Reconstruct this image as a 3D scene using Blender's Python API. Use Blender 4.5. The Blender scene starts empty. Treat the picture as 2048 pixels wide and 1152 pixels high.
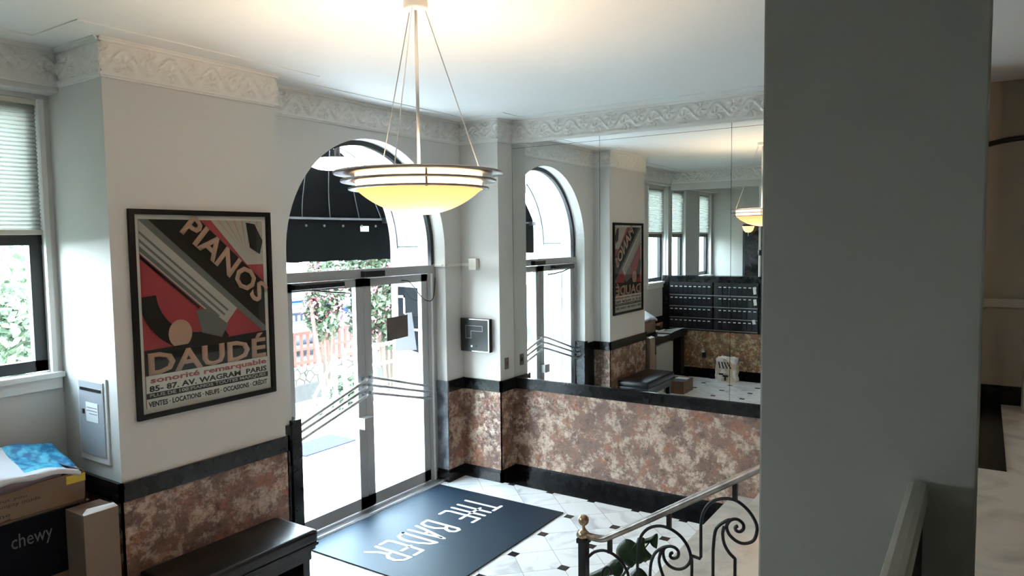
import bpy, bmesh, math, random
from mathutils import Vector, Matrix
random.seed(7)
C = bpy.context.scene.collection
SC = bpy.context.scene
PI = math.pi

# ------------------------------------------------------------------ camera
cam = bpy.data.cameras.new('camera'); co = bpy.data.objects.new('camera', cam); C.objects.link(co)
F = Vector((0.832230873640693, 0.5502507655876672, -0.06794017905065457))
R_ = Vector((0.5507751390864318, -0.8345608492811913, -0.012447289318494627))
U = Vector((0.06354934400582334, 0.0270607431021921, 0.9976117466525676))
co.matrix_world = Matrix(((R_.x, U.x, -F.x, 0), (R_.y, U.y, -F.y, 0), (R_.z, U.z, -F.z, 2.6), (0, 0, 0, 1)))
cam.sensor_width = 36; cam.lens = 36*1431.705/2048; cam.clip_start = 0.05; cam.clip_end = 300
SC.camera = co

# ------------------------------------------------------------------ world, sun, exposure
w = bpy.data.worlds.new('sky'); SC.world = w; w.use_nodes = True
nt = w.node_tree; bg = nt.nodes['Background']
tc = nt.nodes.new('ShaderNodeTexCoord'); sp = nt.nodes.new('ShaderNodeSeparateXYZ'); cr = nt.nodes.new('ShaderNodeValToRGB')
nt.links.new(tc.outputs['Generated'], sp.inputs[0]); nt.links.new(sp.outputs['Z'], cr.inputs[0]); nt.links.new(cr.outputs[0], bg.inputs[0])
cr.color_ramp.elements[0].position = 0.0; cr.color_ramp.elements[0].color = (0.80, 0.93, 1.0, 1)
cr.color_ramp.elements[1].position = 0.8; cr.color_ramp.elements[1].color = (0.34, 0.46, 0.60, 1)
bg.inputs[1].default_value = 30.0
sun = bpy.data.lights.new('sun', 'SUN'); sun.energy = 6.0; sun.angle = math.radians(3); sun.color = (1, 0.96, 0.9)
so = bpy.data.objects.new('sun', sun); C.objects.link(so)
so.rotation_euler = Vector((0.55, 0.1, -0.83)).to_track_quat('-Z', 'Y').to_euler()
vs = SC.view_settings; vs.view_transform = 'Standard'; vs.look = 'None'; vs.gamma = 1; vs.exposure = 0.60; vs.use_curve_mapping = False

# ------------------------------------------------------------------ materials
def mat(name, col, rough=0.5, metal=0.0, **k):
    m = bpy.data.materials.new(name); m.use_nodes = True
    b = m.node_tree.nodes['Principled BSDF']
    b.inputs['Base Color'].default_value = (*col, 1); b.inputs['Roughness'].default_value = rough; b.inputs['Metallic'].default_value = metal
    for kk, v in k.items():
        b.inputs[kk.replace('_', ' ')].default_value = v
    return m
def N(m, t): return m.node_tree.nodes.new(t)
def LK(m, a, b): m.node_tree.links.new(a, b)
def BS(m): return m.node_tree.nodes['Principled BSDF']
def mth(m, op, a, b=None, c=None):
    n = N(m, 'ShaderNodeMath'); n.operation = op
    for i, v in enumerate((a, b, c)):
        if v is None: continue
        if isinstance(v, (int, float)): n.inputs[i].default_value = v
        else: LK(m, v, n.inputs[i])
    return n.outputs[0]
def noise_bump(m, scale=60, strength=0.1, dist=0.002, detail=3):
    n = N(m, 'ShaderNodeTexNoise'); n.inputs['Scale'].default_value = scale; n.inputs['Detail'].default_value = detail
    g = N(m, 'ShaderNodeNewGeometry'); LK(m, g.outputs['Position'], n.inputs['Vector'])
    b = N(m, 'ShaderNodeBump'); b.inputs['Strength'].default_value = strength; b.inputs['Distance'].default_value = dist
    LK(m, n.outputs['Fac'], b.inputs['Height']); LK(m, b.outputs[0], BS(m).inputs['Normal']); return m
def vary(m, c1, c2, scale=3, detail=6, lo=0.35, hi=0.65, dist=0.0):
    n = N(m, 'ShaderNodeTexNoise'); n.inputs['Scale'].default_value = scale; n.inputs['Detail'].default_value = detail
    n.inputs['Distortion'].default_value = dist
    g = N(m, 'ShaderNodeNewGeometry'); LK(m, g.outputs['Position'], n.inputs['Vector'])
    r = N(m, 'ShaderNodeValToRGB'); r.color_ramp.elements[0].position = lo; r.color_ramp.elements[1].position = hi
    r.color_ramp.elements[0].color = (*c1, 1); r.color_ramp.elements[1].color = (*c2, 1)
    LK(m, n.outputs['Fac'], r.inputs[0]); LK(m, r.outputs[0], BS(m).inputs['Base Color']); return m

M = {}
M['wall'] = noise_bump(mat('wall_paint', (0.64, 0.62, 0.585), 0.6), 90, 0.15)
M['ceil'] = mat('ceiling_paint', (0.80, 0.79, 0.76), 0.7)
M['cornice'] = mat('plaster', (0.80, 0.78, 0.74), 0.6)
M['grey'] = noise_bump(mat('dimmed_wall_paint', (0.375, 0.365, 0.325), 0.55), 120, 0.2)  # wall paint made darker, the pillar's low light put into the colour
M['hall'] = noise_bump(mat('hall_paint', (0.34, 0.28, 0.21), 0.6), 90, 0.15)
M['black'] = noise_bump(vary(mat('black_marble', (0.012, 0.012, 0.013), 0.2, Specular_IOR_Level=0.27), (0.006, 0.006, 0.007), (0.014, 0.013, 0.013), 14, 8, .4, .8), 30, 0.05)
M['greymarble'] = vary(mat('grey_marble', (0.12, 0.13, 0.14), 0.12), (0.06, 0.07, 0.08), (0.24, 0.25, 0.27), 9, 8, .35, .7)
M['mirror'] = mat('silvered_glass', (0.80, 0.84, 0.83), 0.0, 1.0)
M['alu'] = noise_bump(mat('brushed_aluminium', (0.42, 0.42, 0.42), 0.45, 0.35), 200, 0.1)
M['chrome'] = mat('chrome', (0.62, 0.62, 0.63), 0.28, 0.85)
M['nickel'] = mat('brushed_nickel', (0.42, 0.38, 0.35), 0.32, 1.0)
M['darkmetal'] = mat('dark_metal', (0.02, 0.02, 0.022), 0.35, 0.3)
M['iron'] = mat('wrought_iron', (0.009, 0.009, 0.010), 0.45, 0.1, Specular_IOR_Level=0.3)
M['brass'] = vary(mat('worn_brass', (0.42, 0.33, 0.22), 0.3, 1.0), (0.30, 0.20, 0.10), (0.48, 0.40, 0.28), 60, 4)
M['steelrail'] = vary(mat('steel_rail', (0.3, 0.28, 0.26), 0.33, 1.0), (0.15, 0.135, 0.12), (0.36, 0.32, 0.29), 9, 5)
M['white'] = mat('white_paint', (0.82, 0.81, 0.78), 0.5)
M['cream'] = mat('cream_plastic', (0.72, 0.68, 0.58), 0.4)
M['paper'] = mat('paper', (0.82, 0.82, 0.80), 0.7)
M['brownpaper'] = vary(mat('brown_sheet', (0.1, 0.08, 0.07), 0.6), (0.07, 0.06, 0.055), (0.12, 0.085, 0.07), 5)
M['blackplastic'] = mat('black_plastic', (0.012, 0.012, 0.014), 0.3)
M['windowblack'] = mat('black_window_frame', (0.012, 0.012, 0.013), 0.4)
M['leather'] = noise_bump(mat('black_leather', (0.006, 0.006, 0.007), 0.3, Specular_IOR_Level=0.35), 60, 0.25, 0.003)
M['benchwood'] = mat('black_lacquer', (0.006, 0.006, 0.007), 0.2, Specular_IOR_Level=0.35)
M['card'] = vary(mat('cardboard', (0.17, 0.11, 0.07), 0.75), (0.14, 0.085, 0.05), (0.19, 0.12, 0.075), 4)
M['cardgrey'] = mat('pale_cardboard', (0.20, 0.14, 0.10), 0.75)
M['navybox'] = vary(mat('navy_print', (0.015, 0.022, 0.05), 0.7, Specular_IOR_Level=0.1), (0.003, 0.004, 0.007), (0.005, 0.007, 0.012), 6)
M['ink'] = mat('ink', (0.03, 0.022, 0.018), 0.6)
M['whiteink'] = mat('white_ink', (0.10, 0.10, 0.11), 0.6)
M['yellow'] = mat('yellow_tape', (0.62, 0.42, 0.02), 0.4)
M['blueprint'] = vary(mat('blue_poly', (0.05, 0.4, 0.7), 0.3), (0.01, 0.18, 0.42), (0.12, 0.62, 0.85), 18, 4, .4, .6)
M['poly'] = mat('white_poly', (0.80, 0.80, 0.82), 0.3)
M['polyin'] = mat('mauve_poly', (0.16, 0.10, 0.11), 0.4)
M['leaf'] = vary(mat('dark_leaf', (0.02, 0.045, 0.02), 0.5, Specular_IOR_Level=0.15), (0.008, 0.018, 0.008), (0.018, 0.036, 0.015), 12)
M['terracotta'] = mat('terracotta', (0.30, 0.12, 0.06), 0.7)
M['soil'] = mat('soil', (0.03, 0.02, 0.012), 0.9)
M['awning'] = noise_bump(mat('black_canvas', (0.0016, 0.0018, 0.0022), 0.9, Specular_IOR_Level=0.1), 300, 0.2)
M['seam'] = mat('canvas_seam', (0.10, 0.105, 0.11), 0.5)
M['concrete'] = vary(mat('concrete', (0.5, 0.48, 0.46), 0.85), (0.20, 0.19, 0.18), (0.34, 0.33, 0.31), 1.2)
M['asphalt'] = vary(mat('asphalt', (0.1, 0.1, 0.1), 0.9), (0.05, 0.05, 0.052), (0.09, 0.088, 0.088), 3)
M['redwood'] = mat('red_fence_paint', (0.17, 0.045, 0.03), 0.7)
M['extwhite'] = mat('exterior_white', (0.80, 0.79, 0.77), 0.6)
M['carblue'] = mat('blue_car_paint', (0.02, 0.06, 0.25), 0.15, 0.3)
M['carsilver'] = mat('silver_car_paint', (0.35, 0.40, 0.48), 0.15, 0.6)
M['carglass'] = mat('car_glass', (0.02, 0.03, 0.04), 0.05)
M['tyre'] = mat('tyre', (0.02, 0.02, 0.02), 0.8)
M['foliage'] = vary(mat('foliage', (0.05, 0.10, 0.03), 0.6), (0.012, 0.024, 0.010), (0.075, 0.10, 0.05), 5)
M['palefoliage'] = vary(mat('pale_foliage', (0.12, 0.2, 0.1), 0.6), (0.05, 0.08, 0.045), (0.16, 0.20, 0.13), 4)
M['windowleaves'] = vary(mat('pale_window_leaves', (0.2, 0.3, 0.15), 0.6), (0.10, 0.155, 0.09), (0.25, 0.31, 0.20), 3)  # paler leaf greens for the trees outside the window
M['pink'] = vary(mat('pink_blossom', (0.6, 0.08, 0.2), 0.6), (0.38, 0.05, 0.10), (0.55, 0.17, 0.24), 9)
M['bark'] = mat('bark', (0.1, 0.07, 0.05), 0.8)
M['grass'] = vary(mat('lawn', (0.08, 0.13, 0.05), 0.9), (0.03, 0.05, 0.02), (0.07, 0.10, 0.045), 3)
M['brickred'] = mat('far_wall', (0.22, 0.16, 0.13), 0.8)
M['bluemat'] = mat('blue_mat', (0.005, 0.005, 0.03), 0.9)

# stone retaining wall
m = M['stone'] = mat('field_stone', (0.5, 0.47, 0.42), 0.85)
v = N(m, 'ShaderNodeTexVoronoi'); v.feature = 'DISTANCE_TO_EDGE'; v.inputs['Scale'].default_value = 4.5
g = N(m, 'ShaderNodeNewGeometry'); LK(m, g.outputs['Position'], v.inputs['Vector'])
r = N(m, 'ShaderNodeValToRGB'); r.color_ramp.elements[0].position = 0.015; r.color_ramp.elements[1].position = 0.06
r.color_ramp.elements[0].color = (0.01, 0.009, 0.008, 1); r.color_ramp.elements[1].color = (0.13, 0.12, 0.105, 1)
LK(m, v.outputs['Distance'], r.inputs[0]); LK(m, r.outputs[0], BS(m).inputs['Base Color'])

# white marble floor, diagonal tiles with black corner dots
def tile_floor(name, dots=True, X0=6.215, Y0=3.19, P=0.472):
    m = mat(name, (0.7, 0.7, 0.68), 0.14)
    g = N(m, 'ShaderNodeNewGeometry'); s = N(m, 'ShaderNodeSeparateXYZ'); LK(m, g.outputs['Position'], s.inputs[0])
    a = mth(m, 'MULTIPLY', mth(m, 'SUBTRACT', s.outputs['X'], X0), 1/P)
    b = mth(m, 'MULTIPLY', mth(m, 'SUBTRACT', s.outputs['Y'], Y0), 1/P)
    def cen(x): return mth(m, 'ABSOLUTE', mth(m, 'SUBTRACT', mth(m, 'FRACT', mth(m, 'ADD', x, 0.5)), 0.5))
    ax, ay = cen(a), cen(b)
    l1 = cen(mth(m, 'ADD', a, b)); l2 = cen(mth(m, 'SUBTRACT', a, b))
    seam = mth(m, 'LESS_THAN', mth(m, 'MINIMUM', l1, l2), 0.006)
    n = N(m, 'ShaderNodeTexNoise'); n.inputs['Scale'].default_value = 2.2; n.inputs['Detail'].default_value = 9; n.inputs['Distortion'].default_value = 1.6
    # each tile has its own piece of stone
    fl = N(m, 'ShaderNodeCombineXYZ'); LK(m, mth(m, 'FLOOR', mth(m, 'ADD', a, b)), fl.inputs[0]); LK(m, mth(m, 'FLOOR', mth(m, 'SUBTRACT', a, b)), fl.inputs[1])
    vm = N(m, 'ShaderNodeVectorMath'); vm.operation = 'MULTIPLY_ADD'; LK(m, fl.outputs[0], vm.inputs[0]); vm.inputs[1].default_value = (3.7, 5.3, 2.1); LK(m, g.outputs['Position'], vm.inputs[2])
    LK(m, vm.outputs[0], n.inputs['Vector'])
    r = N(m, 'ShaderNodeValToRGB'); r.color_ramp.elements[0].position = 0.27; r.color_ramp.elements[0].color = (0.52, 0.52, 0.53, 1)
    r.color_ramp.elements[1].position = 0.47; r.color_ramp.elements[1].color = (0.86, 0.86, 0.85, 1)
    LK(m, n.outputs['Fac'], r.inputs[0])
    mx = N(m, 'ShaderNodeMix'); mx.data_type = 'RGBA'; mx.inputs[7].default_value = (0.30, 0.30, 0.29, 1); LK(m, seam, mx.inputs[0]); LK(m, r.outputs[0], mx.inputs[6])
    out = mx.outputs[2]
    if dots:
        d = mth(m, 'LESS_THAN', mth(m, 'MAXIMUM', ax, ay), 0.085)
        m2 = N(m, 'ShaderNodeMix'); m2.data_type = 'RGBA'; m2.inputs[7].default_value = (0.015, 0.015, 0.017, 1); LK(m, d, m2.inputs[0]); LK(m, out, m2.inputs[6]); out = m2.outputs[2]
    LK(m, out, BS(m).inputs['Base Color']); return m
M['tiles'] = tile_floor('marble_tiles')
m = M['slab'] = vary(mat('marble_slab', (0.62, 0.58, 0.52), 0.2), (0.40, 0.37, 0.33), (0.60, 0.56, 0.50), 2.5, 9, .3, .55, 1.5)

# rouge marble dado: rust red, grey brown and cream blotches
def rouge(name, s=1.0, tint=1.0, hue=(1, 1, 1)):
    m = mat(name, (0.4, 0.25, 0.2), 0.22)
    g = N(m, 'ShaderNodeNewGeometry')
    def nz(sc, det, dis, off):
        a = N(m, 'ShaderNodeVectorMath'); a.operation = 'ADD'; a.inputs[1].default_value = (off, off*2.3, off*.7); LK(m, g.outputs['Position'], a.inputs[0])
        n = N(m, 'ShaderNodeTexNoise'); n.inputs['Scale'].default_value = sc*s; n.inputs['Detail'].default_value = det; n.inputs['Distortion'].default_value = dis
        n.inputs['Roughness'].default_value = 0.78
        LK(m, a.outputs[0], n.inputs['Vector']); return n.outputs['Fac']
    r1 = N(m, 'ShaderNodeValToRGB'); e = r1.color_ramp.elements
    e[0].position = 0.36; e[0].color = (0.12*tint, 0.07*tint, 0.055*tint, 1); e[1].position = 0.64; e[1].color = (0.36*tint, 0.13*tint, 0.065*tint, 1)
    k = e.new(0.5); k.color = (0.22*tint, 0.12*tint, 0.085*tint, 1)
    LK(m, nz(3.2, 14, 0.0, 3.1), r1.inputs[0])
    r2 = N(m, 'ShaderNodeValToRGB'); e = r2.color_ramp.elements; e[0].position = 0.49; e[0].color = (0, 0, 0, 1); e[1].position = 0.57; e[1].color = (1, 1, 1, 1)
    LK(m, nz(6.5, 15, 0.15, 8.4), r2.inputs[0])
    mx = N(m, 'ShaderNodeMix'); mx.data_type = 'RGBA'; mx.inputs[7].default_value = (0.52*tint, 0.375*tint, 0.28*tint, 1)
    LK(m, r2.outputs[0], mx.inputs[0]); LK(m, r1.outputs[0], mx.inputs[6])
    r3 = N(m, 'ShaderNodeValToRGB'); e = r3.color_ramp.elements; e[0].position = 0.33; e[0].color = (0.28, 0.23, 0.21, 1); e[1].position = 0.52; e[1].color = (1, 1, 1, 1)
    LK(m, nz(20, 12, 0.25, 5.7), r3.inputs[0])
    m3 = N(m, 'ShaderNodeMix'); m3.data_type = 'RGBA'; m3.blend_type = 'MULTIPLY'; m3.inputs[0].default_value = 1.0
    LK(m, mx.outputs[2], m3.inputs[6]); LK(m, r3.outputs[0], m3.inputs[7])
    m4 = N(m, 'ShaderNodeMix'); m4.data_type = 'RGBA'; m4.blend_type = 'MULTIPLY'; m4.inputs[0].default_value = 1.0; m4.inputs[7].default_value = (*hue, 1); LK(m, m3.outputs[2], m4.inputs[6])
    LK(m, m4.outputs[2], BS(m).inputs['Base Color'])
    b = N(m, 'ShaderNodeBump'); b.inputs['Strength'].default_value = 0.6; b.inputs['Distance'].default_value = 0.006
    LK(m, r3.outputs[0], b.inputs['Height']); LK(m, b.outputs[0], BS(m).inputs['Normal'])
    return m
M['rouge'] = rouge('rouge_marble')
M['rouge2'] = rouge('ochre_marble', 1.6, 1.0, (1.05, 1.12, 0.85))

# window glass
m = M['glass'] = bpy.data.materials.new('clear_glass'); m.use_nodes = True
ns = m.node_tree.nodes; ns.remove(ns['Principled BSDF'])
tr = ns.new('ShaderNodeBsdfTransparent'); gl = ns.new('ShaderNodeBsdfGlossy'); gl.inputs['Roughness'].default_value = 0.0
lw = ns.new('ShaderNodeLayerWeight'); lw.inputs[0].default_value = 0.5; mx = ns.new('ShaderNodeMixShader')
fr_o = mth(m, 'ADD', mth(m, 'MULTIPLY', mth(m, 'POWER', lw.outputs['Facing'], 4.0), 0.6), 0.035)
tr.inputs[0].default_value = (0.96, 0.98, 0.97, 1)
LK(m, fr_o, mx.inputs[0]); LK(m, tr.outputs[0], mx.inputs[1]); LK(m, gl.outputs[0], mx.inputs[2]); LK(m, mx.outputs[0], ns['Material Output'].inputs[0])
# translucent sheet materials
def transl(name, col, tcol, fac=0.6, emit=None):
    m = bpy.data.materials.new(name); m.use_nodes = True
    ns = m.node_tree.nodes; ns.remove(ns['Principled BSDF'])
    d = ns.new('ShaderNodeBsdfDiffuse'); d.inputs[0].default_value = (*col, 1); t = ns.new('ShaderNodeBsdfTranslucent'); t.inputs[0].default_value = (*tcol, 1)
    x = ns.new('ShaderNodeMixShader'); x.inputs[0].default_value = fac; LK(m, d.outputs[0], x.inputs[1]); LK(m, t.outputs[0], x.inputs[2]); o = x.outputs[0]
    if emit:
        e = ns.new('ShaderNodeEmission'); e.inputs[0].default_value = (*emit[0], 1); e.inputs[1].default_value = emit[1]
        a = ns.new('ShaderNodeAddShader'); LK(m, o, a.inputs[0]); LK(m, e.outputs[0], a.inputs[1]); o = a.outputs[0]
    LK(m, o, ns['Material Output'].inputs[0]); return m
M['blind'] = transl('pleated_blind', (0.62, 0.61, 0.56), (0.22, 0.225, 0.20), 0.45)
M['bowl'] = transl('alabaster_glass', (0.75, 0.62, 0.45), (0.19, 0.085, 0.036), 0.8, ((1.0, 0.62, 0.30), 0.27))
M['drumglass'] = transl('white_glass_band', (0.8, 0.74, 0.62), (0.4, 0.34, 0.24), 0.6, ((1.0, 0.80, 0.52), 1.0))
m = M['porchglow'] = mat('lit_porch_lens', (0.9, 0.9, 0.9), 0.4); BS(m).inputs['Emission Color'].default_value = (1, 1, 0.98, 1); BS(m).inputs['Emission Strength'].default_value = 6
m = M['hallglow'] = mat('hall_fill_lens', (0.9, 0.85, 0.75), 0.4); BS(m).inputs['Emission Color'].default_value = (1, 0.72, 0.45, 1); BS(m).inputs['Emission Strength'].default_value = 3
m = M['reflectionglow'] = mat('lamp_reflection_glow', (0.9, 0.7, 0.4), 0.4); BS(m).inputs['Emission Color'].default_value = (1, 0.72, 0.35, 1); BS(m).inputs['Emission Strength'].default_value = 1.0  # glow for the bowl that stands in for a reflected lamp
# entrance mat: dark pile with a sheen
M['matpile'] = noise_bump(mat('mat_pile', (0.010, 0.018, 0.030), 0.5, 0.0, Specular_Tint=(0.45, 0.75, 1.0, 1)), 400, 0.35, 0.002)
# poster colours
for k, c in dict(p_cream=(0.72, 0.68, 0.64), p_black=(0.018, 0.014, 0.014), p_red=(0.36, 0.05, 0.06), p_grey=(0.16, 0.155, 0.15), p_peach=(0.50, 0.30, 0.22), p_pink=(0.42, 0.12, 0.12), p_pale=(0.48, 0.44, 0.40)).items():
    M[k] = mat(k, c, 0.5, 0.0, Specular_IOR_Level=0.12)
M['darkart'] = vary(mat('dark_art_print', (0.02, 0.018, 0.018), 0.12), (0.012, 0.012, 0.012), (0.07, 0.05, 0.045), 3.5, 5, .45, .75, 1.2)

# ------------------------------------------------------------------ geometry helpers
def box(bm, x0, x1, y0, y1, z0, z1, bev=0.0):
    vs = [bm.verts.new((x, y, z)) for x in (x0, x1) for y in (y0, y1) for z in (z0, z1)]
    fs = [(0, 1, 3, 2), (4, 6, 7, 5), (0, 4, 5, 1), (2, 3, 7, 6), (0, 2, 6, 4), (1, 5, 7, 3)]
    f = [bm.faces.new([vs[i] for i in q]) for q in fs]
    if bev: bmesh.ops.bevel(bm, geom=list({e for q in f for e in q.edges}), offset=bev, segments=2, affect='EDGES', profile=0.6)
    return vs
def prism(bm, pts, off):
    """polygon of 3-D points pushed along off"""
    off = Vector(off); a = [bm.verts.new(p) for p in pts]; b = [bm.verts.new(Vector(p)+off) for p in pts]; n = len(pts)
    bm.faces.new(a); bm.faces.new(b[::-1])
    for i in range(n): bm.faces.new((a[i], b[i], b[(i+1) % n], a[(i+1) % n]))
def tube(bm, pts, r, n=8, cap=True, radii=None):
    pts = [Vector(p) for p in pts]; rings = []
    t0 = (pts[1]-pts[0]).normalized(); up = Vector((0, 0, 1)) if abs(t0.z) < .9 else Vector((1, 0, 0))
    nrm = (up - t0*up.dot(t0)).normalized()
    for i, p in enumerate(pts):
        t = (pts[min(i+1, len(pts)-1)]-pts[max(i-1, 0)]).normalized()
        nrm = (nrm - t*nrm.dot(t)).normalized(); b = t.cross(nrm); rr = radii[i] if radii else r
        rings.append([bm.verts.new(p+(nrm*math.cos(2*PI*k/n)+b*math.sin(2*PI*k/n))*rr) for k in range(n)])
    for a, b in zip(rings, rings[1:]):
        for k in range(n): bm.faces.new((a[k], a[(k+1) % n], b[(k+1) % n], b[k]))
    if cap: bm.faces.new(rings[0][::-1]); bm.faces.new(rings[-1])
def lathe(bm, prof, c, n=48, axis='z'):
    rings = []
    for r, z in prof:
        if r < 1e-6: rings.append([bm.verts.new((c[0], c[1], c[2]+z))])
        else: rings.append([bm.verts.new((c[0]+r*math.cos(2*PI*k/n), c[1]+r*math.sin(2*PI*k/n), c[2]+z)) for k in range(n)])
    for a, b in zip(rings, rings[1:]):
        for k in range(n):
            k2 = (k+1) % n
            if len(a) == 1 and len(b) == 1: continue
            if len(a) == 1: bm.faces.new((a[0], b[k], b[k2]))
            elif len(b) == 1: bm.faces.new((a[k], a[k2], b[0]))
            else: bm.faces.new((a[k], a[k2], b[k2], b[k]))
def smooth(pts, n=6):
    P = [Vector(p) for p in pts]; out = []
    for i in range(len(P)-1):
        p0 = P[max(i-1, 0)]; p1 = P[i]; p2 = P[i+1]; p3 = P[min(i+2, len(P)-1)]
        for k in range(n):
            t = k/n; out.append(0.5*((2*p1)+(p2-p0)*t+(2*p0-5*p1+4*p2-p3)*t*t+(3*p1-p0-3*p2+p3)*t**3))
    out.append(P[-1]); return out
def m_reset(me): return len(me.materials) > 0
def obj(name, bm, m, parent=None, smoothf=False, **props):
    if isinstance(bm, bmesh.types.BMesh):
        me = bpy.data.meshes.new(name); bmesh.ops.recalc_face_normals(bm, faces=bm.faces[:]); bm.to_mesh(me); bm.free()
    else: me = bm
    if m_reset(me): me.materials.clear()
    for q in (m if isinstance(m, (list, tuple)) else [m]): me.materials.append(q)
    if smoothf:
        for p in me.polygons: p.use_smooth = True
    o = bpy.data.objects.new(name, me); C.objects.link(o)
    if parent:
        o.parent = parent; o.matrix_parent_inverse = world(parent).inverted()
    for k, v in props.items(): o[k] = v
    return o
def world(o):
    m = Matrix.LocRotScale(o.location, o.rotation_euler, o.scale)
    if o.parent: m = world(o.parent) @ o.matrix_parent_inverse @ m
    return m
def thing(name, label, cat, loc=(0, 0, 0), group=None):
    o = bpy.data.objects.new(name, None); C.objects.link(o); o.location = loc; o.empty_display_size = 0.1
    o['label'] = label; o['category'] = cat
    if group: o['group'] = group
    return o
def tag(o, label, cat, group=None):
    o['label'] = label; o['category'] = cat
    if group: o['group'] = group
    return o
def S(name, bm, m, smoothf=False, parent=None):
    o = obj(name, bm, m, parent, smoothf)
    if not parent: o['kind'] = 'structure'
    return o
def BX(*a, bev=0.0):
    bm = bmesh.new(); box(bm, *a, bev=bev); return bm
def copy_thing(o, loc, label=None):
    r = o.copy(); C.objects.link(r); r.location = loc
    if label: r['label'] = label
    for c in [x for x in bpy.data.objects if x.parent == o]:
        d = c.copy(); C.objects.link(d); d.parent = r
        for g_ in [x for x in bpy.data.objects if x.parent == c]:
            e = g_.copy(); C.objects.link(e); e.parent = d
    return r
def text_bm(body, rect, frame, extrude=0.0006, bold=0.0, res=2):
    """lettering squeezed into rect (u0,u1,v0,v1) of frame=(origin,u,v,normal)"""
    cu = bpy.data.curves.new('lettering', 'FONT'); cu.body = body; cu.size = 1; cu.resolution_u = res; cu.offset = bold
    o = bpy.data.objects.new('tmp_lettering', cu); C.objects.link(o)
    dg = bpy.context.evaluated_depsgraph_get(); dg.update()
    me = bpy.data.meshes.new_from_object(o.evaluated_get(dg)); bpy.data.objects.remove(o)
    bm = bmesh.new(); bm.from_mesh(me); bpy.data.meshes.remove(me)
    xs = [v.co.x for v in bm.verts]; ys = [v.co.y for v in bm.verts]
    x0, x1, y0, y1 = min(xs), max(xs), min(ys), max(ys)
    O_, u, v, n = [Vector(t) for t in frame]; u0, u1, v0, v1 = rect
    for q in bm.verts:
        a = u0+(q.co.x-x0)/(x1-x0)*(u1-u0); b = v0+(q.co.y-y0)/(y1-y0)*(v1-v0)
        q.co = O_+u*a+v*b+n*0.0
    r = bmesh.ops.extrude_face_region(bm, geom=bm.faces[:])
    for q in r['geom']:
        if isinstance(q, bmesh.types.BMVert): q.co += n*extrude
    return bm

# ------------------------------------------------------------------ measures
XPL, XPR, YP, YD, YQ, XA, XM = 2.324, 3.593, 4.505, 4.767, 4.269, 6.213, 6.489
ZC, ZR, ZT = 3.627, 1.095, 3.858
YW, XE, XML = 5.19, -3.15, -0.2
CX, RW, ZS = 4.90, 1.03, 2.51       # entrance arch
LAND, YL = 1.15, 0.444

# ------------------------------------------------------------------ floors, ceiling
S('floor', BX(-3.4, 7.6, YL-0.05, 5.6, -0.2, 0), M['tiles'])
bm = bmesh.new(); box(bm, XA, XM+.05, 1.9, YQ+.02, 0.0, 0.003); S('trim_1', bm, M['black'])
bm = bmesh.new(); box(bm, XML-.02, 0.085, 2.0, YW, 0.0, 0.003); S('trim_2', bm, M['black'])
S('floor', BX(-3.4, 7.6, -4.2, YL, 0.0, LAND), M['slab'])
S('trim_3', BX(5.215, 7.29, -0.145, 0.40, LAND, LAND+0.006), M['black'])
bm = bmesh.new()
for i in range(4): box(bm, 3.45, XM, YL-.01, 1.88-0.359*i, 0.23*i, 0.23*(i+1))
st = S('stairs', bm, M['slab'])
S('ceiling', BX(-3.6, 7.7, -4.3, 5.25, ZT, ZT+.2), M['ceil'])
# shallow flat band of the ceiling along the walls
bm = bmesh.new(); w_ = 0.24; t_ = 0.006
box(bm, XML, XPL-w_, YW-.15-w_, YW-.15, ZT-t_, ZT+.01); box(bm, XPL-w_, XPL, YP-w_, YW-.15, ZT-t_, ZT+.01); box(bm, XPL, XPR+w_, YP-w_, YP, ZT-t_, ZT+.01)
box(bm, XPR, XPR+w_, YP, YD, ZT-t_, ZT+.01); box(bm, XPR+w_, XA-w_, YD-w_, YD, ZT-t_, ZT+.01); box(bm, XA-w_, XA, YQ-w_, YD, ZT-t_, ZT+.01)
box(bm, XA, XM-w_, YQ-w_, YQ, ZT-t_, ZT+.01); box(bm, XM-w_, XM, .4, YQ, ZT-t_, ZT+.01)
S('trim_4', bm, M['ceil'])

# ------------------------------------------------------------------ walls
# front wall with the arched doorway
bm = bmesh.new(); NA = 40
def archpts(r, y, cx=CX, n=NA): return [(cx+r*math.cos(PI-PI*k/n), y, ZS+r*math.sin(PI*k/n)) for k in range(n+1)]
def arch_wall(bm, x0, x1, y0, y1, r, ztop, cx=CX, zb=0.0):
    box(bm, x0, cx-r, y0, y1, zb, ZS); box(bm, cx+r, x1, y0, y1, zb, ZS)
    P = archpts(r, 0, cx); top = [(x0, ZS)]+[(min(max(p[0], x0), x1), ztop) for p in P]+[(x1, ZS)]
    for y, flip in ((y0, 0), (y1, 1)):
        lo = [bm.verts.new((p[0], y, p[2])) for p in P]; hi = [bm.verts.new((p[0], y, ztop)) for p in P]
        for i in range(NA): bm.faces.new((lo[i], lo[i+1], hi[i+1], hi[i]))
        a = bm.verts.new((x0, y, ZS)); b = bm.verts.new((x0, y, ztop)); bm.faces.new((a, lo[0], hi[0], b))
        a = bm.verts.new((x1, y, ZS)); b = bm.verts.new((x1, y, ztop)); bm.faces.new((lo[-1], a, b, hi[-1]))
    a = [bm.verts.new((p[0], y0, p[2])) for p in P]; b = [bm.verts.new((p[0], y1, p[2])) for p in P]
    for i in range(NA): bm.faces.new((a[i], b[i], b[i+1], a[i+1]))
arch_wall(bm, XPR-.05, XA+.05, YD, 5.0, RW, ZT+.1)
wf = S('wall_front', bm, M['wall'])
S('wall_pier', BX(XPL, XPR, YP, 5.45, 0, ZT+.05), M['wall'])
S('wall_pilaster', BX(XA, XM+.15, YQ, 5.0, 0, ZT+.05), M['wall'])
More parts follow.
